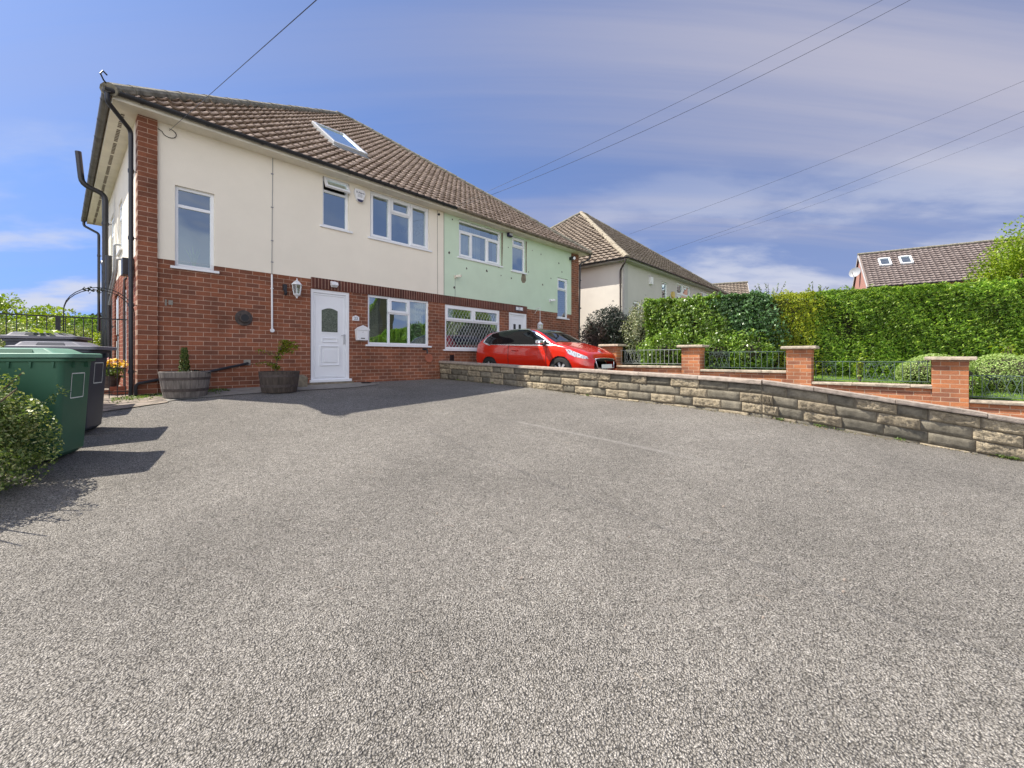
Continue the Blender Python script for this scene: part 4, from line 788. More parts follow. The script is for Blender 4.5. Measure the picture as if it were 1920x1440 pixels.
window(green, FRONT, *GW['d'], [(0, 2.28, 0, .86, 'f'), (0, 1.13, .86, 1.31, 's'), (1.13, 2.28, .86, 1.31, 's')], rec=0.03, fw=0.07, lattice=[(.07, 2.21, .07, .83), (.14, 1.06, .94, 1.22), (1.2, 2.13, .94, 1.22)])
mb = MB(); mb.box(6.75, 7.9, 0.35, 0.9, 1.2, 2.05); refl_box = mb.build('reflection_box', plain('purple_reflection', (0.10, 0.03, 0.13), 0.9, 0.2, 8), green, bevel=0.05)  # purple box added behind the glass, stands in for the car's reflection
dr = MB(); bars(dr, FRONT, *GD, 0.075, 0.02, 0.09); gd = dr.build('front_door', 'upvc', green, bevel=0.004)
mb = doorleaf(gd, 9.465, 10.245, 0.94, 2.87, 0.045); bars(mb, FRONT, 9.56, 10.15, 1.7, 2.75, .02, .035, .045); mb.build('door_leaf', 'upvc', gd, bevel=0.004)
for q in (9.66, 9.93): mb = MB(); mb.box(q, q + .11, 0.036, 0.044, 1.8, 2.56); mb.build('door_glass', 'carblack', gd)
mb = MB(); mb.box(9.70, 10.08, -0.03, -0.013, 3.03, 3.16); hn = mb.build('number_plate', 'text', green); mb = MB(); mb.box(9.715, 10.065, -0.033, -0.0305, 3.045, 3.15); mb.build('plate_face', 'white', hn)
text_mesh('21', 0.115, 'house_number', 'text', hn, (9.89, -0.035, 3.098), 0.001)
lantern(green, 10.75, 2.52, y=-0.25, hang=True)
mb = MB(); mb.tube([(10.75, 0, 3.16), (10.75, -.25, 3.20), (10.75, -.25, 2.72)], .008, 6); mb.tube([(10.75, 0, 3.0), (10.75, -.12, 3.14), (10.75, -.25, 3.2)], .008, 6); mb.build('lantern_bracket', 'white', green)
def seccam(parent, x, z, mat='white', s=1.0):
    mb = MB(); mb.box(x - .04, x + .04, -.04, -.006, z - .05, z + .05); mb.tube([(x, -.03, z), (x, -.10, z)], .012, 6); mb.obox((x + .03, -.15, z + .01), (.035 * s, .09 * s, .035 * s), Matrix.Rotation(R(25), 3, 'Z')); return mb.build('security_camera', mat, parent, bevel=0.008)
seccam(green, 7.05, 3.80, 'cream_paint', .9); seccam(green, 11.62, 3.55, 'white'); 
mb = MB(); mb.tube([(7.05, -0.012, 3.75), (7.05, -0.012, 3.22)], .006, 5); mb.build('camera_cable', 'lead', green)
e = MB(); e.box(9.27, 9.47, -0.12, -.006, 5.46, 5.60); al2 = e.build('alarm_box', 'text', green, bevel=0.03)
mb = MB(); mb.box(9.29, 9.45, -0.135, -0.121, 5.50, 5.585); mb.build('alarm_face', 'alum', al2, bevel=0.01)
mb = MB(); mb.box(12.90, 12.96, -.08, 0, 5.3, 5.42); mb.tube([(12.93, -.08, 5.36), (12.90, -.24, 5.34)], .075, 12); mb.build('flood_light', 'black', green, bevel=0.01)
mb = MB(); mb.tube([(12.898, -.245, 5.34), (12.896, -.25, 5.34)], .06, 12); mb.build('light_lens', 'white', green)
# bare patches and filled holes in the green render
mb = MB(); rr = random.Random(3)
for (x, z) in [(6.95, 5.48), (6.83, 4.48), (7.5, 4.12), (8.35, 4.17), (9.0, 4.12), (9.35, 5.12), (9.5, 4.1), (10.6, 5.25), (11.1, 5.2), (11.7, 4.4), (11.2, 4.1), (12.2, 5.05), (8.9, 4.4), (7.02, 3.48), (10.4, 4.45), (12.4, 4.75)]:
    r_ = rr.uniform(.018, .034); pts = [(x + r_ * math.cos(a) * rr.uniform(.7, 1.3), z + r_ * math.sin(a) * rr.uniform(.8, 1.6)) for a in np.linspace(0, 5.5, 8)]; mb.prism(pts, lambda p: (p[0], -0.009, p[1]), lambda p: (p[0], -0.007, p[1]))
mb.build('render_holes', 'hoop', green)
mb = MB(); pts = [(10.13 + .13 * math.cos(a) * rr.uniform(.8, 1.2), 4.19 + .17 * math.sin(a) * rr.uniform(.8, 1.2)) for a in np.linspace(0, 5.9, 12)]; mb.prism(pts, lambda p: (p[0], -0.0095, p[1]), lambda p: (p[0], -0.007, p[1]))
mb.prism([(10.235, 4.40), (10.30, 4.42), (10.29, 4.9), (10.31, 5.5), (10.24, 5.52)], lambda p: (p[0], -0.0095, p[1]), lambda p: (p[0], -0.007, p[1]))
mb.prism([(9.02, 4.42), (9.06, 4.44), (9.08, 5.0), (9.10, 5.55), (9.01, 5.55)], lambda p: (p[0], -0.0095, p[1]), lambda p: (p[0], -0.007, p[1])); mb.build('bare_mortar', 'step', green)
mb = MB(); mb.box(6.86, 7.01, -.012, 0, 1.27, 1.49); mb.build('air_brick', 'carblack', green)
mb = MB(); mb.box(MID, 13.83, -0.33, -0.31, 5.595, 5.70); mb.build('fascia', 'cream_paint', green, bevel=0.003)
mb = MB(); mb.box(MID, 13.83, -0.31, 0.02, 5.60, 5.615); mb.box(13.5, 13.83, 0.02, 9.0, 5.6, 5.615); mb.build('soffit', 'cream_paint', green)
gutter('front_gutter', green, (MID + 0.2, -0.395, 5.69), (13.93, -0.395, 5.67), 'brown', brk=0.7)
pipe('downpipe', green, [(13.85, -0.39, 5.62), (13.85, -0.36, 5.45), (13.56, -0.08, 5.25), (13.56, 0.0, 0.7)], 0.034, 'black')
tiles('roof', green, (0, -EO, ZE), (1, 0, 0), (0, CS, SN), (0, -SN, CS), lambda d: MID, lambda d: 13.85 - d * CS, Ls, 'tile', seed=5)
mb = MB(); mb.quad((13.85, -EO, ZE), (13.85, 9.0, ZE), (13.5 - YR, YR, zr), (13.5 - YR, YR, zr)); mb.quad((13.85, 9.0, ZE), (MID, 9, ZE), (MID, YR, zr), (13.5 - YR, YR, zr)); mb.build('side_roof_slope', 'tile', green)
caps('hip_ridge', green, (13.87, -EO - .02, ZE + 0.02), (13.5 - YR, YR, ZE + TN * (YR + EO) + 0.02), 'ridge', seed=4)
caps('top_ridge', green, (MID, YR, ZE + TN * (YR + EO) + 0.02), (13.5 - YR, YR, ZE + TN * (YR + EO) + 0.02), 'ridge', seed=4)

# ---- neighbour to the right --------------------------------------------------
o2 = hw(15.85, -0.8)
nb = root('neighbour_house', (o2.x, o2.y, 0), RZ, 'pale hip-roofed house next along, half hidden behind the dark shrub and hedge', 'house')
n1 = [(1.0, 1.6, 2.7, 4.0), (4.05, 4.75, 3.2, 5.3), (6.0, 8.0, 3.9, 5.5), (9.6, 11.2, 4.0, 5.45)]
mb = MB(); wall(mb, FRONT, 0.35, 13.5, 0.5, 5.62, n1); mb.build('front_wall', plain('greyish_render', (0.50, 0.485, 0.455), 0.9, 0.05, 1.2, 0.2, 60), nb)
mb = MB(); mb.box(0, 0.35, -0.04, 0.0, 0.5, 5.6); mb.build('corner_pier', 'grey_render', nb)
mb = MB(); wall(mb, LEFT, 0, 12.6, 0.5, 5.62, [(3.2, 4.0, 0.6, 2.6)]); mb.build('side_wall', 'pale', nb)
mb = MB(); mb.box(0.3, 13.3, 2.4, 2.5, 0.5, 5.6); mb.box(0, 13.5, 12.6, 12.7, .5, 5.6); mb.box(13.4, 13.5, 0, 12.6, .5, 5.6); mb.build('interior_wall', 'dark', nb)
mb = MB(); mb.box(-0.9, 0.0, 3.0, 4.2, 2.55, 2.75); mb.box(-0.85, -0.78, 3.05, 3.12, 0.6, 2.55); mb.box(-0.85, -0.78, 4.08, 4.15, 0.6, 2.55); mb.build('side_porch', 'carblack', nb)
mb = MB(); mb.box(0.04, 0.09, 3.2, 4.0, 0.6, 2.6); mb.build('side_door', 'upvc', nb)
window(nb, FRONT, *n1[0], [(0, .6, 0, .9, 'f'), (0, .6, .9, 1.3, 's')])
window(nb, FRONT, *n1[1], [(0, .7, 0, 2.1, 'f')])
w3 = window(nb, FRONT, *n1[2], [(0, 2, 0, 1.0, 'f'), (0, .9, 1.0, 1.6, 's'), (.9, 2, 1.0, 1.6, 's')])
window(nb, FRONT, *n1[3], [(0, 1.6, 0, .9, 'f'), (0, .8, .9, 1.45, 's'), (.8, 1.6, .9, 1.45, 's')])
curtain(nb, 6.1, 7.9, 3.95, 4.95, .15, 'curtain', .05); curtain(nb, 9.7, 11.1, 4.1, 5.4, .15, 'curtain', .05)
mb = MB(); mb.box(2.55, 2.8, -.12, 0, 4.95, 5.3); mb.build('alarm_box', 'white', nb, bevel=0.01)
mb = MB(); mb.tube([(5.35, -.1, 4.75), (5.35, 0, 4.75)], .17, 16); mb.box(5.3, 5.5, -.08, -.0, 4.5, 4.75); mb.build('round_alarm', 'yellow', nb, bevel=0.01)
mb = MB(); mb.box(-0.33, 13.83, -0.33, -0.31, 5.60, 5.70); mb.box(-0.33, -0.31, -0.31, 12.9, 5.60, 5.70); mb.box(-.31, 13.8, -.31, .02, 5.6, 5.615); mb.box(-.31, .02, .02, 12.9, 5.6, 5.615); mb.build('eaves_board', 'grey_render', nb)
gutter('front_gutter', nb, (-0.43, -0.395, 5.70), (13.9, -0.395, 5.69), 'black'); gutter('side_gutter', nb, (-0.395, -0.43, 5.70), (-0.395, 12.9, 5.69), 'black')
pipe('downpipe', nb, [(-0.395, -0.3, 5.66), (-0.395, -0.3, 5.5), (-0.07, 0.1, 5.25), (-0.07, 0.1, 0.7)], 0.04, 'hoop')
tiles('roof', nb, (0, -EO, ZE), (1, 0, 0), (0, CS, SN), (0, -SN, CS), lambda d: -EO + d * CS, lambda d: 13.85 - d * CS, Ls, 'tile2', seed=8, col=0.3, res=4)
tiles('side_roof_slope', nb, (-EO, 12.9, ZE), (0, -1, 0), (CS, 0, SN), (-SN, 0, CS), lambda d: d * CS, lambda d: 13.25 - d * CS, Ls * 0.995, 'tile2', seed=9, col=0.3, res=4)
hgt = ZE + TN * (YR + EO) + .02
mb = MB(); mb.quad((13.85, -EO, ZE), (13.85, 12.9, ZE), (13.5 - YR, YR, zr), (13.5 - YR, YR, zr)); mb.quad((13.85, 12.9, ZE), (-EO, 12.9, ZE), (YR, YR, zr), (13.5 - YR, YR, zr)); mb.build('rear_roof_slope', 'tile2', nb)
caps('hip_ridge', nb, (-EO, -EO, ZE + .02), (YR, YR, hgt), 'ridge2', seed=6); caps('hip_ridge', nb, (13.85, -EO, ZE + .02), (13.5 - YR, YR, hgt), 'ridge', seed=7)
caps('top_ridge', nb, (YR, YR, hgt), (13.5 - YR, YR, hgt), 'ridge', seed=8); caps('hip_ridge', nb, (-EO, 12.9, ZE + .02), (YR, YR, hgt), 'ridge', seed=9)

# ---- gabled houses farther along and the brown-roofed house ------------------
def gable_house(name, loc, rz, w, d, ze, zr_, label, wallm, tilem, group=None, rows=None):
    h = root(name, loc, rz, label, 'house', group); mb = MB(); mb.box(0, w, 0, d, -0.8, ze); i = len(mb.v)
    for x in (0.0, w): j = len(mb.v); mb.v += [(x, 0, ze), (x, d, ze), (x, d / 2, zr_ - .05)]; mb.face((j, j + 1, j + 2))
    mb.build('wall', wallm, h); sl_ = math.hypot(d / 2 + .3, zr_ - ze); cs = (d / 2 + .3) / sl_; sn = (zr_ - ze) / sl_
    tiles('roof', h, (0, -.3, ze), (1, 0, 0), (0, cs, sn), (0, -sn, cs), lambda q: -.12, lambda q: w + .12, sl_, tilem, seed=3, col=0.3, res=4)
    mb = MB(); mb.quad((-.12, d + .3, ze), (w + .12, d + .3, ze), (w + .12, d / 2, zr_), (-.12, d / 2, zr_)); mb.quad((-.12, -.3, ze - .02), (w + .12, -.3, ze - .02), (w + .12, d / 2, zr_ - .02), (-.12, d / 2, zr_ - .02)); mb.build('rear_roof_slope', tilem, h)
    caps('top_ridge', h, (-.12, d / 2, zr_ + .02), (w + .12, d / 2, zr_ + .02), 'ridge'); gutter('gutter', h, (-.15, -.38, ze), (w + .15, -.38, ze), 'black', r=.07)
    mb = MB(); mb.box(-.14, -.1, -.3, 0, ze - .15, ze); 
    for x in (-.13, w + .09): mb.prism([(-.3, ze - .2), (-.3, ze + .02), (d / 2, zr_ + .02), (d + .3, ze + .02), (d + .3, ze - .2), (d / 2, zr_ - .2)], lambda p: (x, p[0], p[1]), lambda p: (x + .04, p[0], p[1]))
    mb.build('bargeboard', 'grey_render', h); return h, cs, sn
rz3 = math.atan2(-0.53, 0.85)
nx_, ny_ = 0.53, 0.85
R0 = Vector((28.2, 34.0, 0)); dB = 7.4
B0 = R0 + Vector((-nx_, -ny_, 0)) * (dB / 2)
bh, cs3, sn3 = gable_house('brown_roof_house', (B0.x, B0.y, 1.02), rz3, 13.0, dB, 5.55, 8.75, 'brown tiled house beyond the hedge with two small roof windows and a satellite dish', 'pinkbrick', 'tile_brown')
for (xx, dd) in ((0.95, 2.8), (2.15, 2.8)):
    mb = MB(); a0, a1, u0, u1 = xx, xx + .70, dd, dd + 1.15
    def BP(x, s, up): return (x, -.3 + s * cs3 - sn3 * up, 5.55 + s * sn3 + cs3 * up)
    for (p, q, r_, s_) in ((a0, a0 + .09, u0, u1), (a1 - .09, a1, u0, u1), (a0, a1, u0, u0 + .09), (a0, a1, u1 - .09, u1)):
        i = len(mb.v); mb.v += [BP(x, s, up) for up in (0, .16) for (x, s) in ((p, r_), (q, r_), (q, s_), (p, s_))]
        for k in ((0, 3, 2, 1), (4, 5, 6, 7), (0, 1, 5, 4), (1, 2, 6, 5), (2, 3, 7, 6), (3, 0, 4, 7)): mb.face([i + m for m in k])
    k_ = mb.build('roof_window', 'white', bh); mb = MB(); mb.quad(BP(a0, u0, .1), BP(a1, u0, .1), BP(a1, u1, .1), BP(a0, u1, .1)); mb.build('pane', 'glass_hi', k_)
sd_ = root('satellite_dish', (0, 0, 0), 0, None, None); sd_.parent = bh; sd_.location = (-0.35, dB / 2 - .3, 7.3); sd_.rotation_euler = (R(75), 0, R(-35))
mb = MB(); mb.lathe([(0.0, -.09), (.15, -.08), (.3, -.04), (.42, .02)], n=20); mb.build('dish', 'dish', sd_, smooth=True); mb = MB(); mb.tube([(0, -.4, 0), (0, -.1, .38)], .02, 6); mb.tube([(0, 0, -.09), (0, .1, -.4)], .03, 6); mb.build('arm', 'lead', sd_)
q = hw(40.0, 6.0)
gable_house('far_house', (q.x, q.y, 0.9), RZ - R(70), 6.0, 6.0, 5.2, 7.9, 'small tiled gable peeping over the hedge past the pale house', 'pinkbrick', 'tile2')
q = hw(50.0, 6.0)
gable_house('farther_house', (q.x, q.y, 0.9), RZ - R(70), 5.0, 6.0, 5.0, 7.6, 'smallest gable roof, just right of the other far gable above the hedge', 'pale', 'tile_brown')

# ------------------------------------------------------------------ stone boundary wall
def polyline(pts):
    P = [Vector((a, b, 0)) for a, b, *_ in pts]; Ls_ = [0]
    for i in range(1, len(P)): Ls_.append(Ls_[-1] + (P[i] - P[i - 1]).length)
    return P, Ls_
SWP = [(-2.06, 12.0), (3.7, 6.2), (6.08, 4.98), (10.4, 2.77)]
_p, _l = polyline(SWP)
def on_wall(s):
    for i in range(len(_p) - 1):
        if s <= _l[i + 1] or i == len(_p) - 2:
            d = (_p[i + 1] - _p[i]).normalized(); q = _p[i] + d * (s - _l[i]); return q, d, i
zt_s = [(0, 1.316), (.4 * _l[1], 1.22), (.6856 * _l[1], 1.157), (.8 * _l[1], 1.129), (.9077 * _l[1], 1.106), (_l[1], 1.073), (_l[1] + .221 * (_l[2] - _l[1]), .993), (_l[1] + .513 * (_l[2] - _l[1]), .875), (_l[2], .678), (_l[3], .678 - .075 * 4.8 * 1.6)]
def wz(s): return float(np.interp(s, [a for a, b in zt_s], [b for a, b in zt_s]))
sw_ = root('stone_wall', (SWP[0][0], SWP[0][1], g(*SWP[0])), 0, 'low wall of grey and pitched buff stone blocks curving along the right of the driveway', 'wall')
LOC = (SWP[0][0], SWP[0][1], g(*SWP[0]))
rw = random.Random(21)
vb, fb, mi_ = [], [], []
def block(s0, s1, zo0, zo1, rough):
    """one stone from s0 to s1, its top zo0 and bottom zo1 below the coping underside; the face towards the drive is modelled"""
    nu, nv = (20, 8) if rough else (5, 3); b0 = len(vb); gapj = 0.006
    grid = {}
    sd_ = rw.random() * 50
    for i in range(nu + 1):
        for j in range(nv + 1):
            fu, fv = i / nu, j / nv; s = s0 + gapj + (s1 - s0 - 2 * gapj) * fu; zo = zo0 + gapj + (zo1 - zo0 - 2 * gapj) * fv
            q, d, k = on_wall(s); nrm = Vector((-d.y, d.x, 0)) * -1; nrm = Vector((d.y, -d.x, 0))   # towards the drive (left/front)
            if nrm.dot(Vector((0, 4, 0)) - q) < 0: nrm = -nrm
            e = min(fu, 1 - fu, fv, 1 - fv); out = 0.0
            if rough: out = 0.014 * (e > 0) + (0.026 * (rw.random() - .35) if e > 0 else 0.004 * rw.random()) + 0.006 * math.sin(fu * 5 + sd_)
            else: out = 0.004 * (e > 0) + (rw.random() - .5) * 0.002
            p = q + nrm * out; vb.append((p.x - LOC[0], p.y - LOC[1], wz(s) - 0.06 - zo - LOC[2])); grid[i, j] = len(vb) - 1
    for i in range(nu):
        for j in range(nv): fb.append((grid[i, j], grid[i, j + 1], grid[i + 1, j + 1], grid[i + 1, j])); mi_.append(1 if rough else 0)
    # back to the body of the wall
    ring = [(i, 0) for i in range(nu + 1)] + [(nu, j) for j in range(1, nv + 1)] + [(i, nv) for i in range(nu - 1, -1, -1)] + [(0, j) for j in range(nv - 1, 0, -1)]
    bk = []
    for (i, j) in ring:
        s = s0 + gapj + (s1 - s0 - 2 * gapj) * i / nu; q, d, k = on_wall(s); nrm = Vector((d.y, -d.x, 0))
        if nrm.dot(Vector((0, 4, 0)) - q) < 0: nrm = -nrm
        v = vb[grid[i, j]]; p = q - nrm * 0.05; vb.append((p.x - LOC[0], p.y - LOC[1], v[2])); bk.append(len(vb) - 1)
    for k in range(len(ring)):
        k2 = (k + 1) % len(ring); fb.append((grid[ring[k]], grid[ring[k2]], bk[k2], bk[k])); mi_.append(1 if rough else 0)
H_ = 0.148; TOT = _l[3]
for c in range(5):
    s = -0.0; k = c % 2; off = [0.0, -0.21, -0.08, -0.3, -.1][c]; s = off; cnt = c
    while s < TOT:
        w = rw.choice([0.30, 0.44, 0.44, 0.44, 0.48]); rough = (cnt % 2 == (c % 2)) ^ (rw.random() < 0.12)
        a, b = max(s, 0), min(s + w, TOT)
        # keep stones from bridging a corner
        if b - a > 0.05:
            for kk in (_l[1],):
                if a < kk < b: block(a, kk, c * H_, (c + 1) * H_, rough); a = kk
            if b - a > 0.05: block(a, b, c * H_, (c + 1) * H_, rough)
        s += w; cnt += 1
ob = npmesh('stone_blocks', np.array(vb), np.array(fb), ['stone_grey', 'stone_pale'], sw_, mi=mi_)
mb = MB()
S = list(np.linspace(0, TOT, 60)); S = sorted(S + [_l[1], _l[2]])
for i in range(len(S) - 1):
    for (q, d) in ((0, 0),):
        qa, da, _ = on_wall(S[i] + 1e-4); qb, db, _ = on_wall(S[i + 1] - 1e-4)
        na = Vector((da.y, -da.x, 0)); na = -na if na.dot(Vector((0, 4, 0)) - qa) < 0 else na
        nb_ = Vector((db.y, -db.x, 0)); nb_ = -nb_ if nb_.dot(Vector((0, 4, 0)) - qb) < 0 else nb_
        za, zb = wz(S[i]) - .06, wz(S[i + 1]) - .06; L0 = Vector(LOC)
        P = lambda q, n, o, z: Vector((q.x + n.x * o, q.y + n.y * o, z)) - L0
        mb.quad(P(qa, na, -.004, za), P(qb, nb_, -.004, zb), P(qb, nb_, -.004, -1), P(qa, na, -.004, -1))
        mb.quad(P(qa, na, -.20, za), P(qb, nb_, -.20, zb), P(qb, nb_, -.20, -1), P(qa, na, -.20, -1))
        mb.quad(P(qa, na, -.004, za), P(qb, nb_, -.004, zb), P(qb, nb_, -.20, zb), P(qa, na, -.20, za))
q0, d0, _ = on_wall(0)
mb.build('wall_core', plain('old_mortar', (0.13, 0.11, 0.08), 0.95, 0.4, 12, 0.5, 60), sw_)
# coping slabs
mb = MB(); s = 0.0
cuts = [0, .95, 1.85, 2.8, 3.7, 4.6, 5.45, 6.2, 7.25, _l[1], _l[1] + .62, _l[1] + 1.5, _l[1] + 2.35, _l[1] + 3.2, _l[1] + 4.1, _l[1] + 5.0, _l[1] + 6.0, TOT]
for i in range(len(cuts) - 1):
    if cuts[i] >= TOT: break
    a, b = cuts[i] + .004, min(cuts[i + 1], TOT) - .004; n = 6; j1 = rw.uniform(-.006, .006); jo = rw.uniform(-.006, .006); rows_ = []
    for k in range(n + 1):
        s = a + (b - a) * k / n; q, d, _ = on_wall(min(max(s, 1e-3), TOT)); nr = Vector((d.y, -d.x, 0)); nr = -nr if nr.dot(Vector((0, 4, 0)) - q) < 0 else nr
        r_ = []
        for (o_, z_) in ((.045, -.06), (.05, -.045), (.048, -.008), (.035, 0), (-.235, .0), (-.245, -.06)):
            jj = rw.uniform(-.003, .003); p = q + nr * (o_ + jo + jj); r_.append((p.x - LOC[0], p.y - LOC[1], wz(s) + z_ + j1 + jj - LOC[2]))
        rows_.append(r_)
    base = len(mb.v); mb.v += [v for r_ in rows_ for v in r_]
    for k in range(n):
        for m_ in range(6): mb.face((base + k * 6 + m_, base + k * 6 + (m_ + 1) % 6, base + (k + 1) * 6 + (m_ + 1) % 6, base + (k + 1) * 6 + m_))
    mb.face([base + m_ for m_ in range(6)]); mb.face([base + n * 6 + m_ for m_ in range(6)])
mb.build('coping', 'coping', sw_)
# grit, moss and dead leaves caught along the foot of the wall
n = 1500; ss = rng.random(n) * TOT; P_ = []
for s in ss:
    q, d, _ = on_wall(max(s, 1e-3)); nr = Vector((d.y, -d.x, 0)); nr = -nr if nr.dot(Vector((0, 4, 0)) - q) < 0 else nr
    p = q + nr * (0.02 + abs(rng.normal(0, .055))); P_.append((p.x, p.y, g(p.x, p.y) + .006))
o = leaves('leaf_litter', P_, 0.022, 'litter', nrm=(0, 0, 1.5), spread=.5, aspect=.7, loc=(2.0, 7.5, 0.6)); tagit(o, kind='stuff', label='grit, moss and dead leaves caught along the foot of the stone wall', cat='litter')
P_ = []
for k in range(26):
    s = rng.random() ** .8 * TOT; q, d, _ = on_wall(max(s, 1e-3)); nr = Vector((d.y, -d.x, 0)); nr = -nr if nr.dot(Vector((0, 4, 0)) - q) < 0 else nr
    for j in range(int(rng.integers(6, 26))):
        p = q + nr * (.03 + abs(rng.normal(0, .02))) + d * rng.normal(0, .035); P_.append((p.x, p.y, g(p.x, p.y) + .012 + rng.random() * .025))
o = leaves('wall_foot_weeds', P_, .035, 'L_mid', nrm=(0, 0, .5), spread=1, aspect=.4, up=(0, 0, 1), loc=(2.0, 7.5, .6)); tagit(o, kind='stuff', label='small green weeds sprouting where the stone wall meets the tarmac', cat='weeds')
n = 900; P_ = []
for k in range(n):
    t = rng.random() * 1.6 - .35; q = hw(t, -abs(rng.normal(.25, .22)) - .05); P_.append((q.x, q.y, g(q.x, q.y) + .025))
o = leaves('weeds', P_, 0.035, 'L_mid', nrm=(0, 0, 1), spread=.7, loc=(hw(.3, -.3).x, hw(.3, -.3).y, .75)); tagit(o, kind='stuff', label='low weeds growing in the paving cracks at the corner of the house', cat='weeds')

# ------------------------------------------------------------------ brick pier wall with railings
PO = Vector((7.45, 7.14, 0))                    # centre of the nearest fully visible pier
def pw(s, off=0.0, z=0.0): q = PO + V * s - U * off; return Vector((q.x, q.y, z))
prz = math.atan2(-V.y, -V.x)                    # local x runs towards the street (-V)
pwall = root('brick_pier_wall', tuple(pw(0, 0, g(*pw(0).xy))), prz, 'orange brick wall of square capped piers with low panels and grey railings', 'wall')
gz0 = g(*pw(0).xy)
piers = [(8.55, 1.80), (6.40, 1.77), (4.25, 1.705), (2.12, 1.637), (0.0, 1.42), (-2.12, 1.25), (-4.24, 1.05)]
panels = [(8.55, 6.40, 1.25), (6.40, 4.25, 1.205), (4.25, 2.12, 1.135), (2.12, 0.0, 0.93), (0.0, -2.12, 0.71), (-2.12, -4.24, .55)]
# local frame: x = -s, y axis = Rz(prz)*Y ; U direction in local frame:
ly = Vector((-math.sin(prz), math.cos(prz), 0)); sgU = 1 if ly.dot(U) > 0 else -1     # +y local is +-U
rp = random.Random(5)
for (s, zt) in piers:
    x = -s; mb = MB(); mb.box(x - .212, x + .212, -.165, .165, -1.0, zt - .058 - gz0)
    mb.box(x - .218, x + .218, -.171, .171, zt - .058 - .075 - gz0, zt - .0585 - gz0)
    p = mb.build('pier', 'pier', pwall, bevel=0.004)
    cb = MB(); nseg = 8; base = len(cb.v)
    hx_, hy_ = .30, .245
    cb.rrect([(zt - .058 - gz0, x, 0, hx_ - .012, hy_ - .012, .01), (zt - .05 - gz0, x, 0, hx_, hy_, .012), (zt - .012 - gz0, x, 0, hx_, hy_, .012), (zt - gz0, x, 0, hx_ - .012, hy_ - .012, .01)], 2)
    cb.v = [(a + rp.uniform(-.004, .004), b + rp.uniform(-.004, .004), c_ + rp.uniform(-.003, .003)) for a, b, c_ in cb.v]; cb.build('cap', 'cap', p)
def railing(x0, x1, zb, zt, mat, pat):
    mb = MB(); r_ = 0.006
    mb.box(x0, x1, -.010, .010, zt - .008, zt + .006); mb.box(x0, x1, -.008, .008, zb, zb + .012)
    L_ = x1 - x0; n = 15; xs_ = [x0 + .03 + (L_ - .06) * k / n for k in range(n + 1)]; inpat = set(pat) | {k + 1 for k in pat}
    for k, x in enumerate(xs_):
        if k in [p + 1 for p in pat if (p + 1) in pat]: continue
        mb.tube([(x, 0, zb), (x, 0, zt)], r_, 6)
    for k in pat[::2]:
        xa, xb, xc = xs_[k], xs_[k + 1], xs_[k + 2]; zm = (zb + zt) / 2; h = (zt - zb)
        for (p, q) in (((xa, zb + .02), (xb, zt - .02)), ((xb, zt - .02), (xc, zb + .02)), ((xa, zt - .02), (xb, zb + .02)), ((xb, zb + .02), (xc, zt - .02))):
            t = .0; mb.tube([(p[0], 0, p[1]), ((p[0] + q[0]) / 2, 0.0, (p[1] + q[1]) / 2), (q[0], 0, q[1])], .004, 5, False)
        for zz_ in (zb + .055, zt - .055):
            for cx in (xb - .04, xb + .04):
                mb.tube([(cx + .03 * math.cos(a), 0, zz_ + .03 * math.sin(a)) for a in np.linspace(0, 6.0, 12)], .004, 5, False)
    return mb.build('railing', mat, pwall)
for i, (sa, sb, zc) in enumerate(panels):
    xa, xb = -sa + .215, -sb - .215
    mb = MB(); mb.box(xa - .003, xb + .003, -.105, .105, -1.0, zc - .055 - gz0); mb.build('low_wall', 'pier', pwall)
    cb = MB(); nn = 10
    for k in range(nn): pass
    xx = xa - .006
    while xx < xb:
        x2 = min(xx + rp.uniform(.55, .8), xb + .006); cb.rrect([(zc - .055 - gz0, (xx + x2) / 2, 0, (x2 - xx) / 2 - .003, .150, .01), (zc - .045 - gz0, (xx + x2) / 2, 0, (x2 - xx) / 2 - .002, .158, .01), (zc - .01 - gz0, (xx + x2) / 2, 0, (x2 - xx) / 2 - .002, .158, .01), (zc - gz0, (xx + x2) / 2, 0, (x2 - xx) / 2 - .004, .148, .01)], 2); xx = x2
    cb.v = [(a, b + rp.uniform(-.005, .005), c_ + rp.uniform(-.004, .004)) for a, b, c_ in cb.v]; cb.build('panel_coping', 'cap', pwall)
    railing(xa + .02, xb - .02, zc + .045 - gz0, zc + .40 - gz0, 'iron' if i < 2 else 'iron_green', [1, 2, 3, 4] if i != 3 else [1, 2, 7, 8, 9, 10])

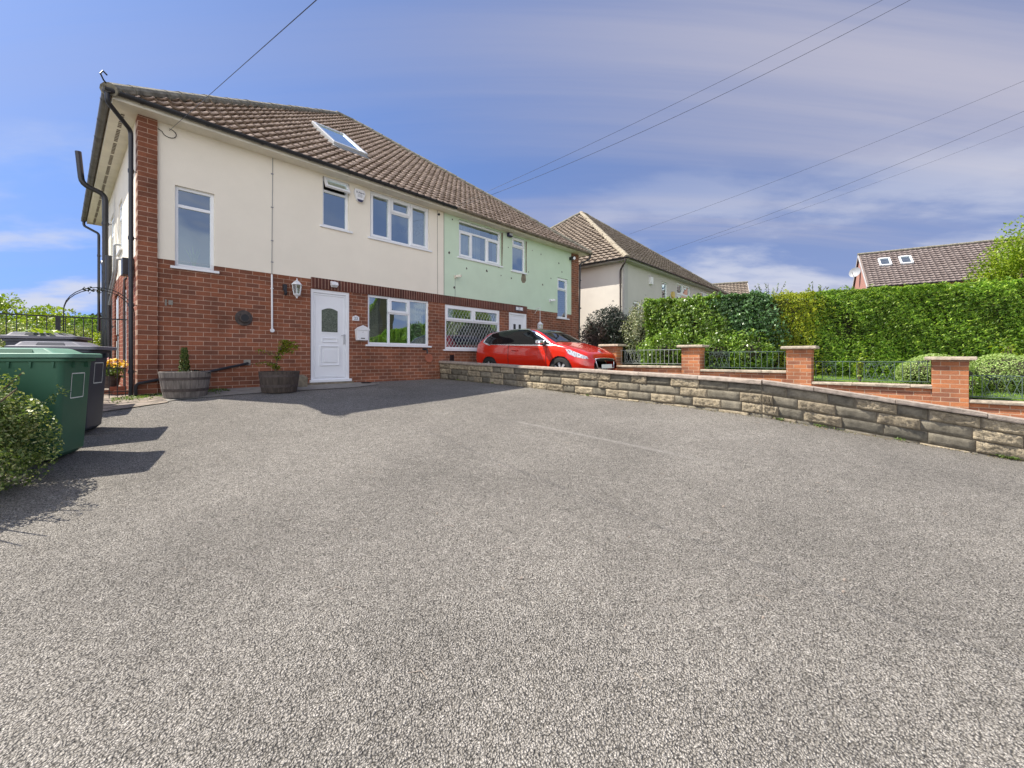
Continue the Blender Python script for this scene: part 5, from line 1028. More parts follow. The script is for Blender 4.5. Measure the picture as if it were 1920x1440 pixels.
# ------------------------------------------------------------------ garden behind the pier wall
def gz_garden(x, y):
    s = (np.asarray(x) - PO.x) * V.x + (np.asarray(y) - PO.y) * V.y
    back = (np.asarray(x) - PO.x) * U.x + (np.asarray(y) - PO.y) * U.y
    z = np.interp(s, [-6, -4, -2.1, 0, 2.1, 4.2, 6.4, 9, 12], [.35, .48, .62, .74, .92, 1.08, 1.12, 1.12, .95])
    return z + np.clip(back, 0, 8) * 0.045
def gg(x, y): return float(gz_garden(x, y))
lawn_keep = lambda x, y: (((x - PO.x) * U.x + (y - PO.y) * U.y) > 0.09) & (((x - PO.x) * V.x + (y - PO.y) * V.y) < 8.6) & (((x - PO.x) * V.x + (y - PO.y) * V.y) > -8)
def sheet_rot(name, s0, s1, b0, b1, st, zf, mat):
    A = np.arange(s0, s1 + 1e-6, st); B = np.arange(b0, b1 + 1e-6, st); S_, B_ = np.meshgrid(A, B, indexing='ij')
    X = PO.x + V.x * S_ + U.x * B_; Y = PO.y + V.y * S_ + U.y * B_; Z = zf(X, Y); V_ = np.stack([X, Y, Z], 2).reshape(-1, 3); ny = len(B)
    i = (np.arange(len(A) - 1)[:, None] * ny + np.arange(ny - 1)[None]).ravel(); o = npmesh(name, V_, np.stack([i, i + ny, i + ny + 1, i + 1], 1), mat, smooth=True); o['kind'] = 'structure'; return o
sheet_rot('lawn', -9, 8.6, 0.1, 14, .3, gz_garden, 'lawn')
n = 26000; S_ = -5.5 + rng.random(n) * 7.5; B_ = .12 + rng.random(n) ** 1.3 * 3.4
X = PO.x + V.x * S_ + U.x * B_; Y = PO.y + V.y * S_ + U.y * B_; Z = gz_garden(X, Y)
o = leaves('grass', np.stack([X, Y, Z + .018], 1), .06, 'grass', nrm=(0, 0, 0), spread=1, aspect=.14, up=(0, 0, 1.6), loc=(9.5, 7.0, .75)); tagit(o, kind='stuff', label='short mown grass behind the railings at the right edge', cat='grass')

# hedge: a run of sections, each its own plant
HL = [(3.75, 11.75), (5.85, 10.15), (6.96, 9.75), (10.26, 8.55), (18.0, 5.7), (34, -0.2)]
_hp, _hl = polyline(HL)
def on_h(s):
    for i in range(len(_hp) - 1):
        if s <= _hl[i + 1] or i == len(_hp) - 2:
            d = (_hp[i + 1] - _hp[i]).normalized(); return _hp[i] + d * (s - _hl[i]), d
def s_at_px(px):
    a = (px - 960) / 786; best = min(np.linspace(0, _hl[-1], 3000), key=lambda s: abs(on_h(s)[0].x / on_h(s)[0].y - a)); return float(best)
HZ = [(0, 2.98), (2.6, 2.94), (4.0, 2.94), (7.4, 2.99), (15, 3.05), (35, 3.1)]
def hz(s): return float(np.interp(s, [a for a, b in HZ], [b for a, b in HZ]))
def hedge(name, s0, s1, density, leaf, mat, label, aspect=.5, up=(.5, 0, .5), thick=1.2, wob=.06, topdz=0.0, wob2=None, front=0.0, ends=(True, True), spread=.8, topmat=None, minz=None):
    c, _ = on_h((s0 + s1) / 2); zb = (minz if minz is not None else 0.55)
    base = (c.x, c.y, gg(c.x, c.y)); r = root(name, base, 0, label, 'hedge', None); Ls_ = s1 - s0; H = hz((s0 + s1) / 2) - zb
    ph = rng.random(8) * 6.28
    def bump(s, z): return wob * (np.sin(s * 3.1 + ph[0] + z) + np.sin(s * 7.3 + z * 4 + ph[1]) * .6 + .8 * np.sin(s * 23 - z * 17 + ph[6]) * np.sin(s * 9 + z * 29 + ph[7]) + np.sin(z * 5 + s * 2 + ph[2]) * .7 + .5 * np.sin(s * 13 + ph[3]) * np.sin(z * 11 + ph[4]))
    P_, N_ = [], []
    def add(s, z, o, nrm):
        # o = outward offset from the face line (towards the camera)
        for a, b, c_, nn in zip(s, z, o, nrm):
            q, d = on_h(a); n_ = Vector((d.y, -d.x, 0)); n_ = -n_ if n_.dot(-q) < 0 else n_
            P_.append((q.x + n_.x * c_, q.y + n_.y * c_, b)); N_.append(n_ * nn[0] + d * nn[1] + Vector((0, 0, nn[2])))
    nf = int(Ls_ * H * density); s = s0 + rng.random(nf) * Ls_; z = zb + rng.random(nf) ** .9 * H
    jit = (.16 * np.sin(z * 4 + ph[5]) + rng.normal(0, .13, nf)) * (np.minimum(s - s0, s1 - s) < .7)
    s = np.where(((s - s0 < .7) & (not ends[0])) | ((s1 - s < .7) & (not ends[1])), s + jit, s); s = np.maximum(s, 0)
    topz = np.array([hz(a) for a in s]) + topdz
    z = np.minimum(z, topz); o = front + bump(s, z) - np.abs(rng.exponential(.085, nf)) - np.clip((z - topz + .12), 0, .2) * .6
    add(s, z, o, [(1, 0, .25)] * nf)
    ntp = int(Ls_ * thick * density * .8); s = s0 + rng.random(ntp) * Ls_; o = front - rng.random(ntp) * thick
    z = np.array([hz(a) for a in s]) + topdz + bump(s, o) * .5 - np.abs(rng.exponential(.03, ntp)); add(s, z, o, [(.2, 0, 1)] * ntp)
    nsp = int(Ls_ * 16) if density > 1500 else 0
    for k in range(nsp):
        s_c = s0 + rng.random() * Ls_; top = rng.random() < .55; m = 16; t = rng.random(m)
        if top: z_ = hz(s_c) + topdz + t * rng.uniform(.03, .12); o_ = front - rng.random() * .5 + rng.normal(0, .02, m)
        else: z_ = zb + rng.random() * H + t * .08; o_ = front + wob * .6 + t * .10 + rng.normal(0, .015, m)
        add(s_c + t * rng.normal(0, .08) + rng.normal(0, .02, m), z_ + rng.normal(0, .015, m), o_, [(1, 0, .4)] * m)
    for e, sg in ((0, -1), (1, 1)):
        if ends[e]:
            ne = int(thick * H * density); z = zb + rng.random(ne) * H; o = front - rng.random(ne) * thick; s = np.full(ne, (s0, s1)[e]) + sg * (bump(o, z) - np.abs(rng.exponential(.05, ne))); add(s, z, o, [(.2, sg, .2)] * ne)
    leaves('foliage', np.array(P_) - np.array(base), leaf, mat, r, nrm=np.array(N_), spread=spread, aspect=aspect, up=up)
    # solid dark core standing for twigs, added to block light through the leaves
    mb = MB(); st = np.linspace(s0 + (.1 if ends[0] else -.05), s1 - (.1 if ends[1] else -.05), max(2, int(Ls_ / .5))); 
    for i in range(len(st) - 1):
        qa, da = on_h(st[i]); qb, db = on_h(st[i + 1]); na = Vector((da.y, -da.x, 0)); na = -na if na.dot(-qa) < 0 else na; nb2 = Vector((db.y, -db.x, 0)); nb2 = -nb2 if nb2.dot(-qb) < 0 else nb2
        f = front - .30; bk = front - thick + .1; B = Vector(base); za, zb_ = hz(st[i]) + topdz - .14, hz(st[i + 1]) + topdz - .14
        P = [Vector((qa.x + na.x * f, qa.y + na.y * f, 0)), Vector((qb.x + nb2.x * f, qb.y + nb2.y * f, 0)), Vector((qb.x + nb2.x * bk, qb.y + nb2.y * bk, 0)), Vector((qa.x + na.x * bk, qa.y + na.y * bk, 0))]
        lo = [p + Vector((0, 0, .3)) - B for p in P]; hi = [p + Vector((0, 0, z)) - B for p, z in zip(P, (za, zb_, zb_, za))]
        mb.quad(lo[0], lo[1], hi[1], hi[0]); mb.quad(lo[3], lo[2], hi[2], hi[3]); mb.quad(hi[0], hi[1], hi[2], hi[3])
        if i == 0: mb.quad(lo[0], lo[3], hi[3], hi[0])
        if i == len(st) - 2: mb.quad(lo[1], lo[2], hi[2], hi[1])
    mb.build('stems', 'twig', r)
    return r
a1, a2, a3, a4 = s_at_px(1352), s_at_px(1448), s_at_px(1530), 16.0
hedge('laurel_hedge', 0.0, a1, 2600, .075, 'L_lau', 'bright green broad-leaved hedge behind the second brick pier, left end of the row', up=(.4, 0, .4), wob=.06, front=.15, ends=(True, False))
hedge('laurel_hedge', a1, a2, 2500, .08, 'L_blue', 'bluish dark green leafy hedge section, left of the golden one', up=(.4, 0, .4), wob=.07, front=.12, ends=(False, False), topdz=-.02)
hedge('golden_hedge', a2, a3, 3200, .055, 'L_gold', 'yellow-green hedge section behind the third brick pier', aspect=.35, wob=.06, front=.05, ends=(False, False))
hedge('conifer_hedge', a3, a4, 4300, .062, 'L_con', 'long clipped green conifer hedge filling the right side behind the garden', aspect=.30, up=(1.0, -.3, .35), wob=.05, ends=(False, False))
hedge('conifer_hedge', a4, _hl[-1], 700, .14, 'L_con', 'taller overgrown conifers continuing the hedge beyond the right edge of the view', aspect=.4, wob=.1, topdz=3.2)
bpy.data.objects['golden_hedge']['category'] = 'hedge'

def shrub(name, loc, rad, n, leaf, mat, label, seed=0, shell=.45, lump=.2, aspect=.5, cat='shrub', group=None, clumps=0, core=.55, sink=0.0, spread=.9, mat2=None, zoff=None):
    r = root(name, loc, 0, label, cat, group); c = (0, 0, rad[2] * (1 - sink) if zoff is None else zoff); P_, D_ = blob(c, rad, n, shell, lump, seed)
    r_ = np.random.default_rng(seed + 5)
    if clumps:
        for k in range(clumps):
            d = r_.normal(size=3); d /= np.linalg.norm(d); d[2] = abs(d[2]) * .8; cc = np.array(c) + d * np.array(rad) * .92
            m = int(n * .035); P2 = cc + r_.normal(size=(m, 3)) * np.array(rad) * np.array([.12, .12, .14]) + d * r_.random((m, 1)) * .12; P_ = np.concatenate([P_, P2]); D_ = np.concatenate([D_, np.tile(d, (m, 1))])
    k = P_[:, 2] > 0.0; P_, D_ = P_[k], D_[k]
    leaves('foliage', P_, leaf, mat, r, nrm=D_ * .9, spread=spread, aspect=aspect)
    mb = MB(); rr_ = random.Random(seed)
    for q in range(12):
        a = rr_.random() * 6.28; e = Vector((math.cos(a) * rad[0] * .75 * rr_.random(), math.sin(a) * rad[1] * .75 * rr_.random(), c[2] + rad[2] * rr_.uniform(.0, .8))); m_ = e * .5 + Vector((0, 0, .05)); mb.tube([(e.x * .1, e.y * .1, -.02), m_, e], [.018, .012, .005], 5, False)
    mb.build('stems', 'bark', r)
    if core:
        mb = MB(); P0, _ = blob(c, [q * core for q in rad], 10, 0, 0, seed); mb.lathe([(0.01, -rad[2] * core), (rad[0] * core * .7, -rad[2] * core * .7), (rad[0] * core, 0), (rad[0] * core * .7, rad[2] * core * .7), (0.01, rad[2] * core)], (0, 0, c[2]), 12); mb.build('inner_twigs', 'twig', r)
    return r
def P3(px, Y): return ((px - 960) / 786 * Y, Y)
# laurel growing over the railings
for k, (px, Y, rx, rz_, zt) in enumerate([(1250, 11.1, .65, .48, 1.0), (1345, 10.45, .6, .42, .95), (1405, 10.1, .6, .5, .95), (1300, 11.1, .6, .5, 1.05)]):
    x, y = P3(px, Y); shrub('laurel_bush', (x, y, gg(x, y)), (rx, .35, rz_), 2600, .075, 'L_lau', 'glossy green laurel bush growing against the grey railings below the hedge', 30 + k, cat='bush', group='laurel bushes along the railings', sink=.05, core=.5)
x, y = P3(1158, 13.2); shrub('dark_shrub', (x, y, .95), (.98, .8, 1.0), 15000, .085, 'L_dark', 'near-black green shrub in front of the pale house wall', 41, clumps=10, aspect=.35, shell=.5, lump=.22, core=.6)
x, y = P3(1117, 12.9); shrub('purple_shrub', (x, y, 1.05), (.42, .4, .75), 3800, .08, 'L_purp', 'dusky purple feathery shrub on the left flank of the dark shrub', 42, clumps=8, aspect=.25, shell=.7, lump=.25, core=.3)
x, y = P3(1207, 12.2); shrub('variegated_shrub', (x, y, 1.3), (.5, .4, .85), 5200, .06, 'L_var', 'cream and green variegated shrub between the dark shrub and the hedge', 43, clumps=9, aspect=.5, shell=.6, core=.4)
x, y = P3(1093, 14.5); shrub('low_green_shrub', (x, y, .75), (.5, .5, .45), 3000, .08, 'L_lau', 'low green shrub between the corner of the green house and the dark shrub', 44)
x, y = P3(1752, 8.0); shrub('round_shrub', (x, y, gg(x, y)), (.60, .5, .36), 9000, .032, 'L_heb', 'clipped light green dome shrub half hidden by the nearest brick pier', 45, group=None, shell=.15, lump=.05, spread=.6, sink=.12, core=.85)
x, y = P3(1893, 7.75); shrub('round_shrub', (x, y, gg(x, y)), (.58, .5, .38), 10000, .032, 'L_heb', 'clipped light green dome shrub at the right edge of the picture', 46, shell=.15, lump=.08, spread=.6, sink=.12, core=.85)
x, y = P3(1826, 7.45); shrub('small_shrub', (x, y, gg(x, y)), (.16, .16, .17), 900, .035, 'L_lau', 'small dark green tuft just right of the nearest brick pier', 47, sink=.1)
x, y = P3(1612, 8.7); shrub('lime_sprig', (x, y, gg(x, y)), (.13, .12, .32), 90, .075, 'L_lime', 'little lime green sprig behind the railings right of the third pier', 48, shell=.9, core=0)
x, y = P3(1890, 8.2); shrub('lime_sprig', (x, y, gg(x, y)), (.22, .2, .48), 260, .08, 'L_lime', 'lime green sprig rising behind the dome shrub at the right edge', 49, shell=.9, core=0)
# shoots above the hedge top
for k, (px, hh, nm) in enumerate([(1450, .38, 'left of the golden hedge section'), (1535, .34, 'right of the golden hedge section')]):
    s = s_at_px(px); q, d = on_h(s); r = root('hedge_shoots', (q.x + .1, q.y + .3, hz(s) - .1), 0, 'thin leafy shoots sticking up above the hedge ' + nm, 'shoots'); mb = MB(); PP = []
    for j in range(9):
        e = Vector((rnd.uniform(-.4, .4), rnd.uniform(-.1, .1), hh * rnd.uniform(.6, 1.1))); mb.tube([(e.x * .5, 0, 0), e], [.006, .003], 4, False)
        for t in np.linspace(.4, 1, 8): PP.append((e.x * (.5 + .5 * t) + rnd.uniform(-.03, .03), e.y * t, e.z * t + rnd.uniform(-.02, .02)))
    mb.build('stems', 'bark', r); leaves('foliage', PP, .05, 'L_mid', r)

# ------------------------------------------------------------------ trees
def tree(name, loc, H, crown, n, leaf, mat, label, seed, trunk=.12, blobs=9, low=.35, group=None, aspect=.55):
    r_ = random.Random(seed); r = root(name, loc, 0, label, 'tree', group); mb = MB(); ch = H - crown[2]
    mb.tube([(0, 0, -.2), (trunk * .3, 0, H * .25), (0, trunk * .4, H * .5), (.02, 0, H * .8)], [trunk, trunk * .8, trunk * .55, trunk * .2], 9); PP, DD = [], []
    for k in range(blobs):
        a = r_.random() * 6.28; e = r_.uniform(-.65, .95); rr_ = math.sqrt(max(0.05, 1 - e * e)) * r_.uniform(.45, .95)
        c = Vector((math.cos(a) * crown[0] * rr_, math.sin(a) * crown[1] * rr_, ch + e * crown[2] * .8)); s = r_.uniform(.3, .5)
        mb.tube([(0, 0, H * r_.uniform(.25, .55)), c * .55 + Vector((0, 0, H * .15)), c], [trunk * .4, trunk * .25, trunk * .08], 5, False)
        p, d = blob(c, (crown[0] * s, crown[1] * s, crown[2] * s * .8), n // blobs, .75, .3, seed * 17 + k); PP.append(p); DD.append(d)
    mb.build('trunk', 'bark', r); P_ = np.concatenate(PP); D_ = np.concatenate(DD); leaves('crown', P_, leaf, mat, r, nrm=D_ * .6, spread=1, aspect=aspect); return r
x, y = P3(1915, 12.6); tree('lime_tree', (x, y, .9), 4.2, (2.0, 1.6, 1.9), 34000, .085, 'L_lime', 'fresh yellow-green tree behind the hedge at the right edge', 3, blobs=16)
# left background: bushes and trees beyond the fence
bgt = [(-30, 10.5, 2.45, (1.6, 1.4, 1.0), 9000, .09, 'L_lime', 'yellow-green tree at the far left above the fence'),
       (45, 15.0, 2.3, (1.6, 1.4, 1.0), 8000, .10, 'L_mid', 'mid green tree behind the yellow-green one at the far left'),
       (100, 19, 2.9, (2.2, 1.8, 1.1), 8000, .12, 'L_mid', 'taller green tree standing behind the black fence post'),
       (140, 24, 3.4, (2.2, 1.8, 1.2), 6500, .13, 'L_con', 'dark olive tree with a ragged top under the garden arch'),
       (172, 28, 3.9, (2.0, 1.8, 1.6), 5500, .15, 'L_dark', 'dark distant tree beside the far downpipe'),
       (60, 34, 4.0, (5.0, 3, 1.8), 9000, .2, 'L_mid', 'wide distant green tree low on the left skyline')]
for k, (px, Y, H, cr, n, lf, mt, lb) in enumerate(bgt):
    x, y = P3(px, Y); tree('garden_tree', (x, y, .5), H, cr, n, lf, mt, lb, 50 + k, group=None, blobs=11)
for k, (px, Y, rad, mt, lb) in enumerate([(12, 8.2, (.8, .6, .75), 'L_eu', 'pale-leaved bush behind the left end of the fence'), (62, 9.0, (.8, .6, .7), 'L_mid', 'green bush behind the fence between the first bush and the post'),
        (118, 10.2, (.9, .7, .75), 'L_eu', 'pale green bush behind the black fence post'), (158, 11.8, (.8, .7, .8), 'L_lime', 'bright green bush behind the fence next to the house')]):
    x, y = P3(px, Y); shrub('garden_bush', (x, y, .6), rad, 6000, .06, mt, lb, 70 + k, shell=.5, lump=.2, cat='bush', clumps=5)

# ------------------------------------------------------------------ fence, arch, pots at the left
fc = hw(0, 0.02); fz = .60
fence = root('iron_fence', (fc.x, fc.y, fz), RZ, 'thin black iron railing fence running left from the house corner', 'fence')
mb = MB(); mb.box(-3.2, -.12, -.008, .008, 1.44, 1.46); mb.box(-3.2, -.12, -.008, .008, .62, .635); mb.box(-3.2, -.12, -.008, .008, .22, .235); mb.build('rails', 'wire', fence)
mb = MB()
for k in range(31): x = -3.15 + k * .1; mb.tube([(x, 0, .1), (x, 0, 1.46)], .006, 5)
mb.build('bars', 'wire', fence)
mb = MB(); mb.box(-.96, -.90, -.03, .03, 0, 1.44); mb.build('post', 'wire', fence, bevel=.003)
ar = hw(-.45, .10); arch_ = root('garden_arch', (ar.x, ar.y, .62), RZ, 'thin wire garden arch over the side gate, with a few climbing leaves', 'arch')
for yy in (0, .35):
    mb = MB(); mb.tube([(-.42, yy, 0), (-.42, yy, 1.55)] + [(-.42 * math.cos(a), yy, 1.55 + .40 * math.sin(a)) for a in np.linspace(0.15, 3.0, 14)] + [(.42, yy, 1.55), (.42, yy, 0)], .007, 6); mb.build('hoop', 'wire', arch_)
mb = MB(); [mb.tube([(-.42, 0, z), (-.42, .35, z)], .005, 5) for z in (.3, .6, .9, 1.2)]; mb.build('rungs', 'wire', arch_)
PP = [(rnd.uniform(-.2, .05), rnd.uniform(-.03, .3), 1.94 - abs(rnd.gauss(0, .03))) for _ in range(45)]; leaves('climber', PP, .05, 'L_dark', arch_)
# flowers in a pot on loose bricks
fp = hw(-.30, .75); pot = root('flower_pot', (fp.x, fp.y, .86), 0, 'dark pot of yellow and pink flowers on bricks by the side wall', 'flower pot')
mb = MB(); mb.lathe([(0.01, 0), (.11, 0), (.15, .2), (.155, .22), (.135, .22), (.12, .17), (.01, .17)], n=18); mb.build('pot', 'hoop', pot, smooth=False)
P_, D_ = blob((0, 0, .30), (.2, .2, .13), 500, .6, .2, 1); leaves('leaves', P_, .05, 'L_mid', pot); P_, D_ = blob((0, 0, .40), (.2, .2, .12), 260, .3, .2, 2); P_ = P_[P_[:, 2] > .36]; leaves('yellow_flowers', P_, .055, 'flower', pot, nrm=(0, -.3, .8), spread=.4, aspect=.9)
P_, D_ = blob((-.08, .1, .48), (.15, .12, .05), 60, .3, .2, 3); leaves('pink_flowers', P_, .05, 'flower2', pot, nrm=(0, -.3, .8), spread=.4, aspect=.9)
for k, (dx, dy, z, lb) in enumerate([(-.30, .75, .755, 'brick lying under the flower pot'), (-.16, .45, .755, 'loose brick on the ground nearest the corner downpipe'), (-.20, .60, .82, 'loose brick stacked between the pot and the downpipe'), (-.16, .60, .745, 'bottom brick of the little stack by the downpipe')]):
    q = hw(dx, dy); mb = MB(); mb.box(-.11, .11, -.05, .05, 0, .068); o = mb.build('loose_brick', 'clay', None, bevel=.006); o.location = (q.x, q.y, z - (.0 if k else 0)); o.rotation_euler = (0, 0, RZ + rnd.uniform(-.2, .2)); tagit(o, lb, 'brick')

# ------------------------------------------------------------------ wheelie bins
BZ = R(23)
def wheelie(name, loc, rz, body, lid, label, sticker=True):
    r = root(name, loc, rz, label, 'wheelie bin', None); mb = MB()
    secs = [(.04, 0.02, 0, .215, .22, .05), (.08, 0.015, 0, .26, .245, .05), (.30, .01, 0, .278, .255, .05), (.62, .005, 0, .30, .268, .055), (.90, 0, 0, .322, .278, .06), (.985, 0, 0, .330, .282, .06)]
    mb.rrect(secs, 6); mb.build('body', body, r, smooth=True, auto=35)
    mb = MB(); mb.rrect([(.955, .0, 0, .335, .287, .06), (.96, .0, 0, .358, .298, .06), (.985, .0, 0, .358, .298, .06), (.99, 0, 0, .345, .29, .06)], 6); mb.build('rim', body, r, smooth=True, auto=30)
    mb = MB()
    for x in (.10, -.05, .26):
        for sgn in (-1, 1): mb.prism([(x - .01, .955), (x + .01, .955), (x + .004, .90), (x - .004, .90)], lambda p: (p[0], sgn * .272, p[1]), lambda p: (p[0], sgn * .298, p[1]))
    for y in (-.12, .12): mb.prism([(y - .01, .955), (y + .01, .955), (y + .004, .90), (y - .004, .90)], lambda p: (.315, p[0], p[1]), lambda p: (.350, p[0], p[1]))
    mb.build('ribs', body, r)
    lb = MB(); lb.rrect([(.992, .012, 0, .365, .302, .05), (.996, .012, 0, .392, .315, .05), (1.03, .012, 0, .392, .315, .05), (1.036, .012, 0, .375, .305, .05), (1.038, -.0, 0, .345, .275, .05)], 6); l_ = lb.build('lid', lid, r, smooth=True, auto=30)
    lb = MB(); lb.rrect([(1.036, -.03, 0, .30, .255, .04), (1.078, -.05, 0, .245, .225, .04), (1.085, -.05, 0, .22, .20, .04)], 6); lb.build('lid_dome', lid, l_, smooth=True, auto=30)
    lb = MB(); lb.prism([(-.14, 1.042), (.10, 1.042), (.09, 1.072), (-.13, 1.072)], lambda p: (p[0], -.262 + (p[1] - 1.04) * .7, p[1]), lambda p: (p[0], -.24, p[1])); lb.build('lid_recess', body, l_)
    mb = MB()
    for y in (-.17, .17): mb.tube([(-.20, y, .92), (-.40, y, 1.0)], .018, 8)
    mb.tube([(-.39, -.23, 1.0), (-.39, .23, 1.0)], .016, 8); mb.build('handle', body, r)
    for y in (-.24, .24):
        mb = MB(); mb.tube([(-.24, y - .025, .10), (-.24, y + .025, .10)], .10, 20); mb.build('wheel', 'rubber', r, bevel=.01)
    if sticker:
        mb = MB()
        def Fp(y, z, o=.003): # point on the sloping front face
            hx_ = float(np.interp(z, [s[0] for s in secs], [s[1] + s[3] for s in secs])); return (hx_ + o, y, z)
        def lineb(a, b, w=.005):
            (y0, z0), (y1, z1) = a, b
            if y0 == y1: mb.quad(Fp(y0 - w, z0), Fp(y0 + w, z0), Fp(y1 + w, z1), Fp(y1 - w, z1))
            else: mb.quad(Fp(y0, z0 - w), Fp(y1, z1 - w), Fp(y1, z1 + w), Fp(y0, z0 + w))
        y0, y1, z0, z1 = -.11, .12, .60, .84
        for a, b in (((y0, z0), (y1, z0)), ((y0, z1), (y1, z1)), ((y0, z0), (y0, z1)), ((y1, z0), (y1, z1))): lineb(a, b)
        mb.build('marking_outline', 'paintw', r)
    r.scale = (1, 1, 1.035)
    return r
def binpos(x, y): return (x, y, g(x, y))
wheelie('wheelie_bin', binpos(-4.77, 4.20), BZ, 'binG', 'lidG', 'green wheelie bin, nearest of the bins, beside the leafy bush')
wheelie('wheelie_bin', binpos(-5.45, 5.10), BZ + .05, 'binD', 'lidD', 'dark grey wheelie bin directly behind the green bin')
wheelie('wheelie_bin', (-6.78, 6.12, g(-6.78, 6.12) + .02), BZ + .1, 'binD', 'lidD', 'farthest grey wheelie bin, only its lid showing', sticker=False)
# broad-leaved plant behind the bins
x, y = P3(84, 6.0); pl_ = root('broad_leaved_plant', (x, y, g(x, y)), 0, 'plant with long bright green leaves rising behind the bins', 'plant'); mb = MB(); mb.tube([(0, 0, 0), (0, 0, 1.12)], .02, 6); mb.build('stem', 'bark', pl_)
mb = MB()
for k in range(9):
    a = k * .7 + .3; L_ = .22 + .1 * rnd.random(); d = Vector((math.cos(a), math.sin(a), 0)); sd2 = Vector((-d.y, d.x, 0)) * .035; p0 = Vector((0, 0, 1.08 + .02 * rnd.random())); p1 = p0 + d * L_ * .5 + Vector((0, 0, .10)); p2 = p0 + d * L_ + Vector((0, 0, .03 + .1 * rnd.random() * (k % 2)))
    mb.quad(p0, p0, p1 + sd2, p1 - sd2); mb.quad(p1 - sd2, p1 + sd2, p2, p2)
mb.build('leaves', 'L_lime', pl_)

# ------------------------------------------------------------------ foreground bush
x, y = -4.72, 3.12
bu = root('leafy_bush', (x, y, g(x, y) - .03), 0, 'dense small-leaved bush with pale tips at the left edge in front of the green bin', 'bush')
lob = [((-.10, .0, .50), (.58, .56, .50)), ((.26, -.08, .32), (.42, .42, .36)), ((.12, .34, .42), (.46, .40, .42)), ((-.48, .05, .60), (.46, .46, .44)), ((.30, .18, .55), (.28, .28, .26)), ((-.05, -.35, .35), (.45, .35, .35)), ((-.15, .15, .82), (.34, .32, .24))]
PL, DL = [], []; r_ = np.random.default_rng(5)
for k, (c, rd) in enumerate(lob):
    p, d = blob(c, rd, 6500, .5, .10, 91 + k); PL.append(p); DL.append(d)
    for q in range(16):
        d = r_.normal(size=3); d /= np.linalg.norm(d); d[2] = d[2] * .8 + .15; cc = np.array(c) + d * np.array(rd) * .95; m = 45; t = r_.random((m, 1))
        PL.append(cc + (d + np.array((0, 0, .5))) * t * .13 + r_.normal(size=(m, 3)) * .018); DL.append(np.tile(d, (m, 1)))
P_ = np.concatenate(PL); D_ = np.concatenate(DL); k = P_[:, 2] > 0; P_, D_ = P_[k], D_[k]
leaves('foliage', P_, .026, 'L_eu', bu, nrm=D_ * .6 + np.array((0, 0, .3)), spread=.9, aspect=.55)
mb = MB()
for q in range(40):
    a = rnd.random() * 6.28; e = Vector((math.cos(a) * .8 * rnd.random() ** .5, math.sin(a) * .7 * rnd.random() ** .5, .4 + .55 * rnd.random())); mb.tube([(e.x * .1, e.y * .1, -.02), e * .5 + Vector((0, 0, .05)), e], [.014, .01, .004], 5, False)
mb.build('stems', 'bark', bu)
mb = MB(); mb.lathe([(0.01, -.35), (.34, -.26), (.46, 0), (.34, .22), (.01, .28)], (0, 0, .45), 12); mb.build('inner_twigs', 'twig', bu)
bu.scale = (1.28, 1.2, 1.14)

# ------------------------------------------------------------------ half barrels and plants
def barrel(loc, mat, label, rt=.36, rb=.295, h=.43, rz=0):
    r = root('half_barrel', loc, rz, label, 'planter', 'half barrel planters by the front wall'); ns = 18
    def md(t, z):
        f = (t * ns / (2 * math.pi)) % 1; return 1 - .018 * (abs(f - .5) > .46)
    mb = MB(); mb.lathe([(rb * .98, 0), (rb, .01), (rb + (rt - rb) * .42, h * .35), (rb + (rt - rb) * .78, h * .7), (rt, h - .005), (rt - .006, h), (rt - .03, h), (rt - .035, h - .06)], n=144, mod=md); mb.build('staves', mat, r)
    for z0, z1 in ((.10, .15), (.29, .335)):
        f = lambda z: float(np.interp(z, [0.01, h * .35, h * .7, h], [rb, rb + (rt - rb) * .42, rb + (rt - rb) * .78, rt])) + .004
        mb = MB(); mb.lathe([(f(z0) - .01, z0), (f(z0), z0), (f(z1), z1), (f(z1) - .01, z1)], n=48); mb.build('hoop', 'hoop', r, smooth=False)
    mb = MB(); mb.lathe([(0.001, h - .045), (rt * .5, h - .04), (rt - .02, h - .055)], n=30); mb.build('soil', 'soil', r); return r
b1 = (-5.53, 7.10); b2 = (-4.36, 7.86)
barrel((*b1, g(*b1)), 'wood', 'weathered grey half barrel with a small cone plant, nearest the house corner', rt=.355, rb=.295)
barrel((*b2, g(*b2)), 'wood_dark', 'dark brown half barrel with a sparse acer, next to the front door', rt=.34, rb=.29, h=.39)
r = root('cone_plant', (b1[0] - .02, b1[1], g(*b1) + .39), 0, 'small upright cone-shaped evergreen growing in the grey barrel', 'plant')
n = 2600; hz_ = rng.random(n) ** .9; rad = .088 * (1 - .55 * hz_) * (1 + .1 * np.sin(hz_ * 30)); th = rng.random(n) * 6.28; rr_ = rad * (1 - .3 * rng.random(n)); P_ = np.stack([np.cos(th) * rr_, np.sin(th) * rr_, hz_ * .44], 1)
leaves('foliage', P_, .026, 'L_top', r, nrm=np.stack([np.cos(th), np.sin(th), th * 0 + .3], 1), spread=.6); mb = MB(); mb.tube([(0, 0, 0), (0, 0, .4)], .012, 6); mb.build('stem', 'bark', r)
P_, D_ = blob((b1[0] + .16, b1[1], g(*b1) + .40), (.16, .2, .05), 500, .8, .2, 5); o = leaves('trailing_plant', P_, .04, 'L_dark', loc=(b1[0] + .16, b1[1], g(*b1) + .4)); tagit(o, 'low dark leaves over the right side of the grey barrel', 'plant')
r = root('acer', (b2[0] - .02, b2[1], g(*b2) + .36), RZ, 'sparse young acer with drooping yellow-green leaves in the dark barrel', 'plant'); mb = MB(); PP = []
mb.tube([(-.05, 0, 0), (-.03, 0, .2), (.02, 0, .40), (.07, 0, .55)], [.012, .011, .009, .006], 6)
